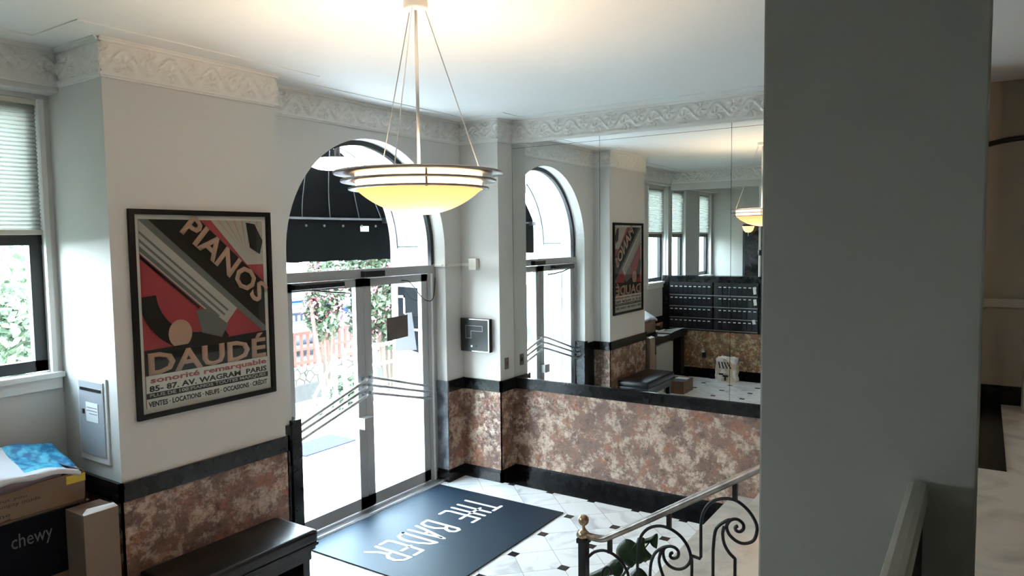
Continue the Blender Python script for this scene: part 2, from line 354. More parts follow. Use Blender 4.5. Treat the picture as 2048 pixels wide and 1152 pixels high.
S('wall_right', BX(XM, XM+.2, YL-.1, YQ+.05, 0, ZT+.05), M['wall'])
# window wall with its openings
wins = [(1.41, 2.27), (-0.30, 0.56), (-1.40, -0.54), (-3.05, -2.24)]
bm = bmesh.new(); xs = sorted(wins); edges = [XE-.2]+[t for q in xs for t in q]+[XPL+.05]
for i in range(0, len(edges), 2): box(bm, edges[i], edges[i+1], YW, 5.45, 0, ZT+.05)
for a, b in wins: box(bm, a, b, YW, 5.45, 0, 1.70); box(bm, a, b, YW, 5.45, 3.55, ZT+.05)
S('wall_windows', bm, M['wall'])
S('wall_header', BX(XE, XPL, YW-.15, YW, 3.58, ZT+.05), M['wall'])
S('wall_end', BX(XE-.2, XE, -4.2, YW+.1, 0, ZT+.05), M['wall'])
S('wall_back', BX(XE-.2, 7.6, -4.3, -4.1, 0, ZT+.05), M['hall'])
S('wall_hall', BX(7.3, 7.5, -4.2, YL+.1, 0, ZT+.05), M['hall'])
S('wall_hall_return', BX(7.0, 7.3, -2.0, -0.285, LAND, ZT), M['hall'])
S('wall_stair_side', BX(XM+.19, 7.3, YL, YL+.15, 0, ZT), M['wall'])
S('wall_mailboxes', BX(-0.42, XML, 2.6, YW, 0, 1.84), M['black'])
S('wall_beam', BX(-0.42, XML, 1.0, YW-.15, 3.50, ZT+.02), M['wall'])
S('wall_left', BX(-0.42, XML, 1.0, 2.6, 0, 3.50), M['wall'])
S('wall_stub', BX(-0.51, -0.30, YW-.06, YW, 1.75, 3.6), M['wall'])
S('wall_pillar', BX(1.3, 1.62, 0.0, 0.33, LAND, ZT, bev=.004), M['grey'])
# hall details on the far wall
S('trim_5', BX(7.27, 7.3, -0.285, 0.4, 1.975, 2.05, bev=.01), mat('hall_rail_paint', (.42, .37, .30), .5))
S('baseboard_hall', BX(7.28, 7.3, -0.285, 0.4, LAND, 1.31), M['black'])
bm = bmesh.new(); tube(bm, [(7.285, 0.4-k*0.7/14, 3.20+0.21*math.sin(min(1.0, (k+1.5)/15)*PI/2)-.03) for k in range(15)], 0.022, 6); S('trim_6', bm, M['darkmetal'], True)

# ------------------------------------------------------------------ cornice: bead, leaf frieze, cap
def leaf(u, v):
    P = 0.30; t = (u/P) % 1.0; half = int(math.floor(u/P*2)) % 2
    vine = 0.5+0.30*math.sin(2*PI*u/P); h = math.exp(-((v-vine)/0.075)**2)*0.9
    for k, (cx_, cy_, sg) in enumerate(((0.25, 0.32, 1), (0.75, 0.68, -1))):
        du = (t-cx_); du -= round(du); dx = du*P/0.19; dy = (v-cy_)
        rr = math.hypot(dx, dy); th = math.atan2(dy*sg, dx)
        if rr < 0.42:
            h = max(h, (0.55+0.45*math.cos(6*th+9*rr))*(1-(rr/0.42)**3)*0.95)
    e = min(v, 1-v); return h*min(1, e/0.08)
ncor = [7]
def frieze(p0, p1, nrm, z0=3.643, z1=3.832):
    p0, p1, nrm = Vector((*p0, 0)), Vector((*p1, 0)), Vector((*nrm, 0)); L = (p1-p0).length; d = (p1-p0)/L
    bm = bmesh.new(); nu = max(2, int(L/0.012)); nv = 16; G = []
    for i in range(nu+1):
        row = []
        for j in range(nv+1):
            u = L*i/nu; v = j/nv
            row.append(bm.verts.new(p0+d*u+nrm*(0.006+0.022*leaf(u+p0.x+p0.y, v))+Vector((0, 0, z0+(z1-z0)*v))))
        G.append(row)
    for i in range(nu):
        for j in range(nv): bm.faces.new((G[i][j], G[i+1][j], G[i+1][j+1], G[i][j+1]))
    def strip(za, zb, dep, ext):
        a = p0-d*ext[0]; b = p1+d*ext[1]
        prism(bm, [a+Vector((0, 0, za)), b+Vector((0, 0, za)), b+Vector((0, 0, zb)), a+Vector((0, 0, zb))], nrm*dep)
    strip(ZC, 3.645, 0.026, (0, 0)); strip(3.615, ZC, 0.014, (0, 0)); strip(3.83, ZT-.001, 0.03, (0, 0)); strip(3.845, ZT-.001, 0.045, (0, 0))
    S('trim_%d' % ncor[0], bm, M['cornice'], False); ncor[0] += 1
frieze((XML, YW-.15), (XPL, YW-.15), (0, -1)); frieze((XPL, YW-.15), (XPL, YP-.02), (-1, 0)); frieze((XPL-.02, YP), (XPR+.02, YP), (0, -1))
frieze((XPR, YP-.02), (XPR, YD), (1, 0)); frieze((XPR, YD), (XA, YD), (0, -1)); frieze((XA, YD), (XA, YQ-.02), (-1, 0))
frieze((XA-.02, YQ), (XM, YQ), (0, -1)); frieze((XM, YQ), (XM, 0.5), (-1, 0)); frieze((XML, 1.0), (XML, YW-.15), (1, 0))

# ------------------------------------------------------------------ dado: marble panels, black rail, black base
nd = [20]
def dado(p0, p1, nrm, mm='rouge', zr=ZR, base=0.13, e0=0.0, e1=0.0, railm='black', side='a'):
    p0, p1, nrm = Vector((*p0, 0)), Vector((*p1, 0)), Vector((*nrm, 0)); d = (p1-p0).normalized()
    def slab(za, zb, dep, x=0):
        bm = bmesh.new(); a = p0-d*(e0 and dep*e0); b = p1+d*(e1 and dep*e1)
        prism(bm, [a+Vector((0, 0, za)), b+Vector((0, 0, za)), b+Vector((0, 0, zb)), a+Vector((0, 0, zb))], nrm*dep); return bm
    S('trim_%d' % nd[0], slab(base, zr-.12, 0.012), M[mm]); S('trim_%d' % (nd[0]+1), slab(zr-.12, zr, 0.024), M[railm])
    bm = slab(0, base-.03, 0.034); b2 = slab(base-.03, base, 0.022); me = bpy.data.meshes.new('t'); b2.to_mesh(me); b2.free(); bm.from_mesh(me); bpy.data.meshes.remove(me)
    S('baseboard_'+side, bm, M['black']); nd[0] += 2
dado((XPL, YW), (XPL, YP), (-1, 0), e1=1, side='pier_left'); dado((XPL, YP), (XPR, YP), (0, -1), e0=1, e1=1, side='pier_front')
dado((XPR, YP), (XPR, YD), (1, 0), e0=1, side='pier_right')
dado((XPR, YD), (3.845, YD), (0, -1), mm='black', side='front_left')
dado((CX+RW, YD), (XA, YD), (0, -1), side='front_right'); dado((XA, YD), (XA, YQ), (-1, 0), e1=1, side='pilaster')
dado((XA, YQ), (XM, YQ), (0, -1), e0=1, side='pilaster_front'); dado((XM, YQ), (XM, 0.5), (-1, 0), side='right')
dado((CX+RW, 4.90), (CX+RW, YD), (-1, 0), mm='greymarble', e1=1, side='reveal', railm='greymarble')
dado((XML, YW), (XPL, YW), (0, -1), side='windows')
S('trim_50', BX(3.845, 3.945, YD-.03, YD+.12, 0, 1.125), M['black'])
# left wall under the letter boxes
S('trim_51', BX(XML, XML+.012, 2.6, YW-.11, .13, .83), M['rouge2'])
S('baseboard_left', BX(XML, XML+.03, 2.6, YW, 0, .13), M['black'])
S('trim_52', BX(-.46, XML+.04, 2.6, YW, 1.84, 1.87, bev=.004), M['black'])
S('trim_53', BX(XML, XML+.045, YW-.12, YW, 0, 1.84), M['black'])
S('trim_54', BX(XML, XML+.03, 2.6, YW-.12, 1.75, 1.84), M['black'])

# ------------------------------------------------------------------ windows
wn = 0
for (a, b) in wins:
    wn += 1
    bm = bmesh.new(); y0, y1 = 5.27, 5.33; f = .075
    box(bm, a, a+f, y0, y1, 1.755, 3.55); box(bm, b-f, b, y0, y1, 1.755, 3.55); box(bm, a, b, y0, y1, 1.755, 1.83); box(bm, a, b, y0, y1, 3.48, 3.55); box(bm, a, b, y0-.01, y1, 2.60, 2.67)
    wo = S('window_%d' % wn, bm, M['windowblack'])
    S('glass_pane', BX(a+f, b-f, 5.295, 5.30, 1.83, 3.48), M['glass'], parent=wo)
    bm = bmesh.new(); box(bm, a-.05, b+.05, YW-.045, 5.27, 1.715, 1.752, bev=.004); box(bm, a-.04, b+.04, YW-.02, YW, 1.64, 1.716)
    S('window_sill', bm, M['white'], parent=wo)
    bm = bmesh.new(); box(bm, b-.012, b+.02, YW-.012, YW+.02, 1.752, 3.55); box(bm, a-.02, a+.012, YW-.012, YW+.02, 1.752, 3.55); S('window_casing', bm, M['white'], parent=wo)
blabel = {0: 'off-white pleated blind half lowered over window beside the poster pier', 1: 'pleated blind over the window left of the letter-box wall, seen in mirror',
          2: 'pleated blind over the window just behind the letter-box wall, seen in mirror', 3: 'pleated blind over the farthest window in the bay, seen in mirror'}
for i, (a, b) in enumerate(wins):
    t = thing('pleated_blind', blabel[i], 'blind', ((a+b)/2, 5.235, 2.66), 'pleated window blinds')
    bm = bmesh.new(); n = 62; z0, z1 = 2.70, 3.53; prev = None
    for k in range(n+1):
        y = 5.235+(0.012 if k % 2 else -0.012); z = z1+(z0-z1)*k/n
        q = (bm.verts.new((a+.012, y, z)), bm.verts.new((b-.012, y, z)))
        if prev: bm.faces.new((prev[0], prev[1], q[1], q[0]))
        prev = q
    obj('shade', bm, M['blind'], t)
    obj('bottom_rail', BX(a+.01, b-.01, 5.215, 5.255, 2.668, 2.70, bev=.004), M['cream'], t); obj('head_rail', BX(a+.01, b-.01, 5.21, 5.26, 3.515, 3.548), M['cream'], t)

# ------------------------------------------------------------------ entrance door
t = S('door_1', BX(3.87, 5.93, 4.90, 4.985, 2.25, 2.335, bev=.003), M['alu'])   # transom bar
bm = bmesh.new(); box(bm, 5.80, 5.93, 4.90, 4.985, 0.02, 2.25); box(bm, 3.87, 3.935, 4.90, 4.985, 0.02, 2.25); S('door_frame', bm, M['alu'], parent=t)
bm = bmesh.new(); box(bm, 5.84, 5.86, 4.885, 4.90, 0.02, 2.25); S('door_stop', bm, M['white'], parent=t)
bm = bmesh.new(); P1 = archpts(1.03, 4.92); P2 = archpts(0.985, 4.92); K = []
for p, q in zip(P1, P2): K.append([bm.verts.new(p), bm.verts.new(q), bm.verts.new((q[0], 4.965, q[2])), bm.verts.new((p[0], 4.965, p[2]))])
for a, b in zip(K, K[1:]):
    for i in range(4): bm.faces.new((a[i], b[i], b[(i+1) % 4], a[(i+1) % 4]))
box(bm, 3.87, 3.915, 4.92, 4.965, 2.33, ZS); box(bm, 5.885, 5.93, 4.92, 4.965, 2.33, ZS); S('transom_frame', bm, M['darkmetal'], parent=t)
bm = bmesh.new(); vs_ = [bm.verts.new((p[0], 4.945, p[2])) for p in archpts(1.0, 0)]; vs_ += [bm.verts.new((5.90, 4.945, 2.33)), bm.verts.new((3.90, 4.945, 2.33))]; bm.faces.new(vs_); S('transom_glass', bm, M['glass'], parent=t)
S('threshold', BX(3.87, 5.93, 4.80, 5.02, 0, .022, bev=.004), M['chrome'], parent=t)
def leaf_door(x0, x1, name, lab):
    bm = bmesh.new(); a, b = (4.91, 4.96); s = .095
    box(bm, x0, x0+s, a, b, .03, 2.245); box(bm, x1-s, x1, a, b, .03, 2.245); box(bm, x0, x1, a, b, 2.17, 2.245); box(bm, x0, x1, a, b, .03, .145)
    o = S(name, bm, M['alu']); S('glass_pane', BX(x0+s, x1-s, 4.932, 4.938, .145, 2.17), M['glass'], parent=o); return o
dl = leaf_door(3.935, 4.865, 'door_2', ''); dr = leaf_door(4.872, 5.80, 'door_3', '')
for i, (zo, zi) in enumerate(((1.03, 1.285), (0.97, 1.21), (0.90, 1.135))):
    bm = bmesh.new(); tube(bm, [(4.83, 4.915, zi+.01), (4.83, 4.86, zi+.01), (4.80, 4.845, zi), (4.00, 4.845, zo), (3.97, 4.86, zo), (3.965, 4.915, zo)], .0145, 10); S('push_bar', bm, M['chrome'], True, parent=dl)
    bm = bmesh.new(); tube(bm, [(4.92, 4.915, zi+.01), (4.92, 4.86, zi+.01), (4.95, 4.85, zi), (5.75, 4.85, zo+.03), (5.77, 4.86, zo+.03), (5.77, 4.915, zo+.03)], .0145, 10); S('push_bar', bm, M['chrome'], True, parent=dr)
S('lock_case', BX(4.765, 4.885, 4.83, 4.91, .82, .93, bev=.006), M['alu'], parent=dl)
bm = bmesh.new(); box(bm, 4.02, 4.58, 4.845, 4.91, 2.19, 2.235, bev=.008); box(bm, 4.16, 4.42, 4.842, 4.846, 2.205, 2.216); c_ = S('door_closer', bm, M['darkmetal'], parent=dl)
bm = bmesh.new(); tube(bm, [(4.2, 4.85, 2.18), (4.4, 4.83, 2.15), (4.58, 4.85, 2.13), (4.68, 4.9, 2.12)], .008, 6); S('closer_arm', bm, M['darkmetal'], parent=dl)
S('door_holder', BX(4.83, 5.10, 4.84, 4.90, 2.262, 2.318, bev=.004), M['blackplastic'], parent=t)
bm = bmesh.new(); tube(bm, smooth([(5.40, 4.905, 2.20), (5.48, 4.87, 2.18), (5.60, 4.85, 2.05), (5.70, 4.85, 1.98), (5.80, 4.85, 1.97), (5.87, 4.87, 2.05), (5.90, 4.88, 2.20)], 5), .005, 6); tag(obj('hanging_wire', bm, M['darkmetal'], None, True), 'loose dark wire drooping over the top corner of right entrance door', 'wire')
# papers on the glass
bm = bmesh.new(); prism(bm, [(5.19, 4.925, 1.605), (5.50, 4.925, 1.62), (5.50, 4.925, 1.845), (5.19, 4.925, 1.835)], (0, -.002, 0)); tag(obj('notice_sheet', bm, M['brownpaper']), 'dark brown notice sheet taped to the glass of the right entrance door', 'notice')
bm = bmesh.new(); prism(bm, [(5.31, 4.929, 1.49), (5.635, 4.929, 1.46), (5.57, 4.929, 1.86), (5.49, 4.929, 1.86), (5.33, 4.929, 1.70)], (0, -.0015, 0)); tag(obj('notice_sheet', bm, transl('thin_paper', (.8, .8, .8), (.5, .5, .52), .5)), 'white notice sheet behind the dark brown one on right door glass', 'notice')

# ------------------------------------------------------------------ porch vault, awning, exterior
bm = bmesh.new(); arch_wall(bm, 3.2, 7.6, 5.0, 5.57, 1.06, 4.4); S('wall_porch', bm, M['extwhite'])
bm = bmesh.new()   # incised panel lines on the right jamb and vault
pp = [(5.945-.0, 5.17, 2.52), (5.945, 5.46, 2.52)]
def vau(th, y, r=1.055): return (CX+r*math.cos(th), y, ZS+r*math.sin(th))
tube(bm, [(5.955, 5.17, 2.53), (5.955, 5.46, 2.53)]+[vau(k*PI/24, 5.46) for k in range(0, 12)], .006, 5); tube(bm, [(5.955, 5.16, 2.10), (5.955, 5.16, .3)], .005, 5); tube(bm, [(3.845, 5.16, 2.10), (3.845, 5.16, .3)], .005, 5)
tube(bm, [(3.845, 5.17, 2.53), (3.845, 5.46, 2.53)]+[vau(PI-k*PI/24, 5.46) for k in range(0, 12)], .006, 5)
S('trim_60', bm, M['greymarble'])
# directory board on the porch wall
t = thing('directory_board', 'tall dark board with stepped white lines on the white porch wall', 'sign', (5.95, 5.27, 1.4))
bm = bmesh.new(); prism(bm, [(5.958, 5.08, 1.35), (5.958, 5.455, 1.42), (5.958, 5.455, 2.09), (5.958, 5.08, 2.075)], (-.02, 0, 0)); obj('board', bm, mat('slate_panel', (0.010, 0.011, 0.013), 0.95, Specular_IOR_Level=0.05), t)
bm = bmesh.new()
def ln(a, b, x=5.936, wd=.012):
    (y0, z0), (y1, z1) = a, b; box(bm, x-.002, x+.001, min(y0, y1)-wd, max(y0, y1)+wd, min(z0, z1)-wd, max(z0, z1)+wd)
ln((5.45, 1.98), (5.36, 1.98)); ln((5.36, 1.98), (5.36, 1.78)); ln((5.36, 1.78), (5.26, 1.78)); ln((5.26, 1.78), (5.26, 1.60)); ln((5.26, 1.62), (5.15, 1.62)); ln((5.15, 1.62), (5.15, 1.36))
obj('stepped_line', bm, M['paper'], t)
S('trim_61', BX(3.83, 3.85, 5.20, 5.26, 1.10, 1.24), M['cream'])
# porch light
t = thing('porch_light', 'white lit drum light hung under the porch vault outside the arch', 'light', (4.98, 5.33, 3.34))
bm = bmesh.new(); lathe(bm, [(0, -.05), (.20, -.05), (.25, -.03), (.26, .01), (.24, .04), (0, .05)], (4.98, 5.33, 3.36), 32); obj('lens', bm, M['porchglow'], t, True)
bm = bmesh.new(); lathe(bm, [(.10, 0), (.10, .02), (.03, .03), (.03, .13)], (4.98, 5.33, 3.405), 20); obj('mount', bm, M['darkmetal'], t)
# awning
t = thing('entrance_awning', 'black canvas dome awning with grey seams above the entrance door', 'awning', (4.93, 5.66, 2.41))
AX, AY, AR, AB = 4.94, 5.62, 1.08, 0.16
def awn(u, s_, off=0.0):
    """u -1..1 across, s_ 0 at the front bar .. 1 at the rim of the vault"""
    zt = 3.60-.30*u*u
    return (AX+AR*u*(1-.36*s_**1.2), AY+AB*math.sqrt(max(0, 1-u*u))*math.cos(s_*PI/2)-off, 2.84+(zt-2.84)*s_)
bm = bmesh.new(); NU, NV = 28, 12
G = [[bm.verts.new(awn(-math.cos(PI*i/NU), j/NV)) for j in range(NV+1)] for i in range(NU+1)]
for i in range(NU):
    for j in range(NV): bm.faces.new((G[i][j], G[i+1][j], G[i+1][j+1], G[i][j+1]))
obj('canopy', bm, M['awning'], t, True)
for u in (-.72, -.38, -.04, .30, .66, .92):
    bm = bmesh.new(); tube(bm, [awn(u, j/10, .010) for j in range(11)], .005, 5); obj('rib', bm, M['seam'], t)
bm = bmesh.new(); G = []
for i in range(NU+1):
    u = -math.cos(PI*i/NU); x, y, _z = awn(u, 0)
    G.append((bm.verts.new((x, y, 2.84)), bm.verts.new((x, y, 2.395+.008*math.sin(i*2.3))), bm.verts.new((x, y+.006, 2.395)), bm.verts.new((x, y+.006, 2.84))))
for a, b in zip(G, G[1:]):
    for i in range(4): bm.faces.new((a[i], b[i], b[(i+1) % 4], a[(i+1) % 4]))
obj('valance', bm, M['awning'], t)
bm = bmesh.new(); tube(bm, [awn(-math.cos(PI*i/24), 0, .015) for i in range(25)], .012, 6); obj('frame_tube', bm, M['seam'], t, True)
bm = bmesh.new(); box(bm, 5.93, 6.03, 5.60, 5.66, 2.80, 2.86); obj('bracket', bm, M['darkmetal'], t); obj('bracket', BX(3.83, 3.93, 5.60, 5.66, 2.80, 2.86), M['darkmetal'], t)
for u in (-.75, -.5, -.25, .0, .22, .45, .68, .85):
    x, y, _z = awn(u, 0, .012); bm = bmesh.new(); tube(bm, [(x, y, 2.765), (x, y-.01, 2.765)], .013, 10); obj('eyelet', bm, M['seam'], t)
obj('maker_tag', BX(5.66, 5.83, 5.72, 5.728, 2.705, 2.765), M['paper'], t)
# porch slab, steps, street
S('floor', BX(2.5, 9.0, 5.0, 8.3, -.25, -.02), mat('pale_porch_stone', (0.62, 0.61, 0.59), 0.8))
bm = bmesh.new()
for k in range(5): box(bm, 3.5, 9.0, 8.3, 8.3+.33*(5-k), -1.2+.2*k, -1.2+.2*(k+1)-.0)
S('floor', bm, M['concrete'])
S('floor', BX(-30, 70, 5.45, 13.9, -1.4, -1.2), M['concrete'])
S('floor', BX(-30, 90, 13.9, 60, -1.4, -.6), M['asphalt'])
tag(obj('retaining_wall', BX(4, 30, 13.6, 14.0, -.82, -.42), M['stone']), 'low field-stone retaining wall across the walk outside the entrance', 'wall')
S('trim_70', BX(4, 30, 13.5, 14.0, -1.2, -.82), mat('curb_concrete', (.055, .053, .05), .9))
def fence(name, x0, x1, y, z0, z1, m, label, n):
    t = thing(name, label, 'fence', ((x0+x1)/2, y, z0))
    bm = bmesh.new(); box(bm, x0, x1, y-.03, y+.03, z1-.08, z1); box(bm, x0, x1, y-.03, y+.03, z0+.05, z0+.13); box(bm, x0, x1, y-.03, y+.03, (z0+z1)/2-.03, (z0+z1)/2+.03); obj('rail', bm, m, t)
    for k in range(n):
        x = x0+(x1-x0)*(k+.5)/n; obj('picket', BX(x-.035, x+.035, y-.02, y+.02, z0, z1-.02), m, t)
    return t
fence('picket_fence', 9.0, 17.2, 13.8, -.42, .42, M['redwood'], 'red painted picket fence on the stone wall beyond the porch', 40)
fence('picket_fence', 17.4, 22.5, 13.8, -.42, .62, mat('tan_wood', (0.13, 0.095, 0.05), .7), 'tan wooden picket fence right of the red one beyond the porch', 24)
def railing(name, a, b, label, n, h=.95):
    a, b = Vector(a), Vector(b); t = thing(name, label, 'railing', a)
    for q in (h, h*.68, h*.36):
        bm = bmesh.new(); tube(bm, [a+Vector((0, 0, q)), b+Vector((0, 0, q))], .028, 8); obj('rail', bm, M['extwhite'], t, True)
    for k in range(n):
        p = a.lerp(b, k/(n-1)); bm = bmesh.new(); tube(bm, [p, p+Vector((0, 0, h+.04))], .03, 8); obj('post', bm, M['extwhite'], t, True)
    return t
railing('porch_railing', (4.9, 8.1, -.02), (6.4, 8.1, -.02), 'white pipe railing along the left edge of the porch', 3)
railing('porch_railing', (7.6, 8.1, -.02), (8.9, 8.1, -.02), 'white pipe railing along the porch edge behind the right door', 3)
railing('stair_handrail', (6.6, 8.2, -.1), (7.6, 10.2, -1.2), 'white handrail descending the porch steps to the walk', 3)
railing('stair_handrail', (7.5, 8.2, -.1), (8.8, 10.2, -1.2), 'white handrail on the far side of the porch steps', 3)
tag(obj('door_mat', BX(5.75, 6.6, 6.85, 7.35, -.02, -.005), M['bluemat']), 'dark blue mat lying on the sunlit porch floor', 'mat')
def car(name, loc, m, label, ang=0):
    t = thing(name, label, 'car', loc); x, y, z = loc
    prof = [(-2.2, .35), (-2.2, .75), (-1.9, .92), (-1.2, 1.0), (-.6, 1.42), (.7, 1.45), (1.35, 1.05), (2.1, .9), (2.25, .6), (2.2, .32)]
    bm = bmesh.new(); prism(bm, [(x+a, y-.85, z+b) for a, b in prof], (0, 1.7, 0)); bmesh.ops.bevel(bm, geom=bm.edges[:], offset=.07, segments=2, affect='EDGES'); obj('body', bm, m, t, True)
    bm = bmesh.new(); prism(bm, [(x+a, y-.87, z+b) for a, b in [(-1.05, 1.02), (-.55, 1.36), (.62, 1.38), (1.15, 1.04)]], (0, 1.74, 0)); obj('window_glass', bm, M['carglass'], t)
    for a in (-1.35, 1.4):
        for s_ in (-.86, .86):
            bm = bmesh.new(); tube(bm, [(x+a, y+s_-.1, z+.33), (x+a, y+s_+.1, z+.33)], .33, 18); obj('wheel', bm, M['tyre'], t)
    return t
car('parked_car', (18.0, 22.0, -.6), M['carblue'], 'blue car parked farthest left beyond the fence, seen through left door')
car('parked_car', (12.6, 16.6, -.6), M['carsilver'], 'silver car behind the red fence, left of the pink flowers')
def bush(name, c, rad, n, label, m='foliage', blos=0, trunk=True, leaf_=.09, seed=1):
    rnd = random.Random(seed); t = thing(name, label, 'tree' if trunk else 'bush', (c[0], c[1], c[2]-rad[2]))
    def cloud(nn, sz, clump=0):
        bm = bmesh.new()
        for _ in range(nn):
            th = rnd.uniform(0, 2*PI); ph = math.acos(rnd.uniform(-1, 1)); r = rnd.uniform(.45, 1)**.6*(1+.22*math.sin(3*th+2*ph*2+seed))
            p = Vector((c[0]+rad[0]*r*math.sin(ph)*math.cos(th), c[1]+rad[1]*r*math.sin(ph)*math.sin(th), c[2]+rad[2]*r*math.cos(ph)))
            for _k in range(clump or 1):
                q = p+Vector((rnd.gauss(0, .09), rnd.gauss(0, .09), rnd.gauss(0, .09)))*(1 if clump else 0)
                a = Vector((rnd.uniform(-1, 1), rnd.uniform(-1, 1), rnd.uniform(-1, 1))).normalized()*sz*rnd.uniform(.6, 1.2); b = a.cross(Vector((rnd.uniform(-1, 1), rnd.uniform(-1, 1), rnd.uniform(-1, 1)))).normalized()*sz*.5
                bm.faces.new([bm.verts.new(q+v_) for v_ in (-a, b, a, -b)])
        return bm
    obj('foliage', cloud(n, leaf_), M[m], t)
    if blos: obj('blossom', cloud(blos, .06, 14), M['pink'], t)
    if trunk:
        bm = bmesh.new()
        for k in range(3): tube(bm, [(c[0]+.1*(k-1), c[1], c[2]-rad[2]-1.2), (c[0]+.4*(k-1), c[1]+.1*k, c[2])], .05, 6)
        obj('trunk', bm, M['bark'], t)
    return t
bush('crape_myrtle', (12.9, 12.2, 1.45), (1.1, .9, 1.35), 5200, 'pink flowering crape myrtle seen through both entrance doors', blos=55, seed=3)
bush('crape_myrtle', (11.25, 12.6, 1.3), (.42, .4, .9), 1500, 'smaller pink flowering bush left of the crape myrtle', blos=60, seed=5)
bush('street_tree', (17.8, 17.9, 2.6), (2.6, 1.5, 2.3), 5000, 'large leafy tree behind the crape myrtle, visible under the awning', blos=30, seed=8)
bush('garden_shrub', (9.6, 10.2, -.55), (.6, .5, .5), 1500, 'pale green shrub beside the porch steps', 'palefoliage', 0, False, seed=11)
bush('garden_tree', (4.5, 10.2, 1.0), (1.5, .9, 1.35), 7500, 'pale green tree outside the window beside the poster pier', 'windowleaves', 0, True, seed=13)
bush('garden_tree', (6.2, 16.5, 2.2), (2.2, 1.2, 1.9), 4000, 'green tree farther off outside the blind-covered window', 'windowleaves', 0, True, seed=17)
tag(obj('garden_lawn', BX(-20, 2.6, 6.5, 13.5, -1.2, -1.17), M['grass']), 'lawn outside the window beside the poster pier', 'lawn')
t = thing('far_building', 'brownish building across the street outside the left window', 'building', (7, 26, -.6))
obj('wall', BX(3, 12.5, 26, 30, -.6, 5.2), M['brickred'], t); obj('cornice', BX(2.9, 12.6, 25.9, 30, 5.2, 5.5), M['extwhite'], t)
for k in range(5): obj('window', BX(3.8+1.8*k, 4.8+1.8*k, 25.96, 26, 1.2, 3.0), M['carglass'], t)

# ------------------------------------------------------------------ wall mirror in panes
def mirror(y0, y1, label):
    t = thing('mirror_panel', label, 'mirror', (XM, (y0+y1)/2, ZR), 'mirror panels of the right wall')
    obj('main_pane', BX(XM-.006, XM, y0+.002, y1-.002, ZR+.002, 3.566), M['mirror'], t); obj('top_strip', BX(XM-.006, XM, y0+.002, y1-.002, 3.569, ZC-.013), M['mirror'], t)
mirror(3.224, YQ-.002, 'mirror panel next to the corner pilaster, reflecting the arched doorway')
mirror(1.916, 3.224, 'wide middle mirror panel reflecting the poster and the letter boxes')
mirror(0.61, 1.916, 'rightmost mirror panel beside the grey pillar, reflecting the pendant lamp')
S('trim_62', BX(XM-.002, XM, .6, YQ, ZR, ZC), M['blackplastic'])

# ------------------------------------------------------------------ pendant lamp
LX, LY = 2.957, 2.5426
t = thing('pendant_lamp', 'large alabaster bowl pendant lamp with three metal rings and cables', 'lamp', (LX, LY, 2.735))
bm = bmesh.new(); prof = [(.335*(1-a/14), 2.737+.483-math.sqrt(.483**2-(.335*(1-a/14))**2)) for a in range(14)]+[(0, 2.737)]
lathe(bm, [(r, z) for r, z in prof], (LX, LY, 0), 64); obj('glass_bowl', bm, M['bowl'], t, True)
bm = bmesh.new(); lathe(bm, [(.335, 2.874), (.338, 2.97)], (LX, LY, 0), 64); obj('glass_band', bm, M['drumglass'], t, True)
for r, z in ((.45, 2.957), (.413, 2.915), (.373, 2.874)):
    bm = bmesh.new(); lathe(bm, [(.34, z-.004), (r, z-.005), (r+.002, z), (r, z+.005), (.34, z+.004), (.34, z-.004)], (LX, LY, 0), 72); obj('metal_ring', bm, M['nickel'], t, True)
for k in range(3):
    fa = math.atan2(-F.y, -F.x); a = fa+math.radians(13+120*k); bm = bmesh.new(); box(bm, -.006, .006, -.004, .004, 2.866, 2.965)
    for q in bm.verts: q.co = Vector((LX+.342*math.cos(a)-q.co.x*math.sin(a), LY+.342*math.sin(a)+q.co.x*math.cos(a), q.co.z))
    bm.free(); bm = bmesh.new(); tube(bm, [(LX+.343*math.cos(a), LY+.343*math.sin(a), 2.866), (LX+.343*math.cos(a), LY+.343*math.sin(a), 2.965)], .006, 6); obj('ring_spacer', bm, M['nickel'], t)
bm = bmesh.new(); tube(bm, [(LX, LY, 3.82), (LX, LY, 2.90)], .009, 10); obj('rod', bm, M['chrome'], t, True)
fx = Vector((F.x, F.y, 0)).normalized(); rx = Vector((fx.y, -fx.x, 0))
for d in (-13, 107, -133):
    a = math.radians(d); dv = rx*math.sin(a)-fx*math.cos(a); bm = bmesh.new(); tube(bm, [Vector((LX, LY, 3.82))+dv*.05, Vector((LX, LY, 2.96))+dv*.345], .0028, 6); obj('cable', bm, M['chrome'], t)
bm = bmesh.new(); lathe(bm, [(0, 3.81), (.058, 3.812), (.064, 3.82), (.064, ZT-.001), (0, ZT-.001)], (LX, LY, 0), 32); obj('canopy', bm, M['white'], t, True)
for k in range(3):
    pl = bpy.data.lights.new('bulb', 'POINT'); pl.energy = 17.5; pl.color = (1, .77, .54); pl.shadow_soft_size = .05
    po = bpy.data.objects.new('bulb', pl); C.objects.link(po); po.parent = t; po.matrix_parent_inverse = world(t).inverted(); po.location = (LX+.06*math.cos(k*2.1), LY+.06*math.sin(k*2.1), 2.80)
# small unseen hall lamp, added to warm the hallway
t = thing('hall_fill_lamp', 'small round warm ceiling lamp added out of view in the upper hallway', 'lamp', (5.6, -1.3, ZT))
bm = bmesh.new(); lathe(bm, [(0, -.09), (.10, -.075), (.16, -.03), (.17, 0)], (5.6, -1.3, ZT-.003), 24); obj('lens', bm, M['hallglow'], t, True)
pl = bpy.data.lights.new('bulb', 'POINT'); pl.energy = 6; pl.color = (1, .66, .42); pl.shadow_soft_size = .1; po = bpy.data.objects.new('bulb', pl); C.objects.link(po); po.parent = t; po.matrix_parent_inverse = world(t).inverted(); po.location = (5.6, -1.3, ZT-.18)

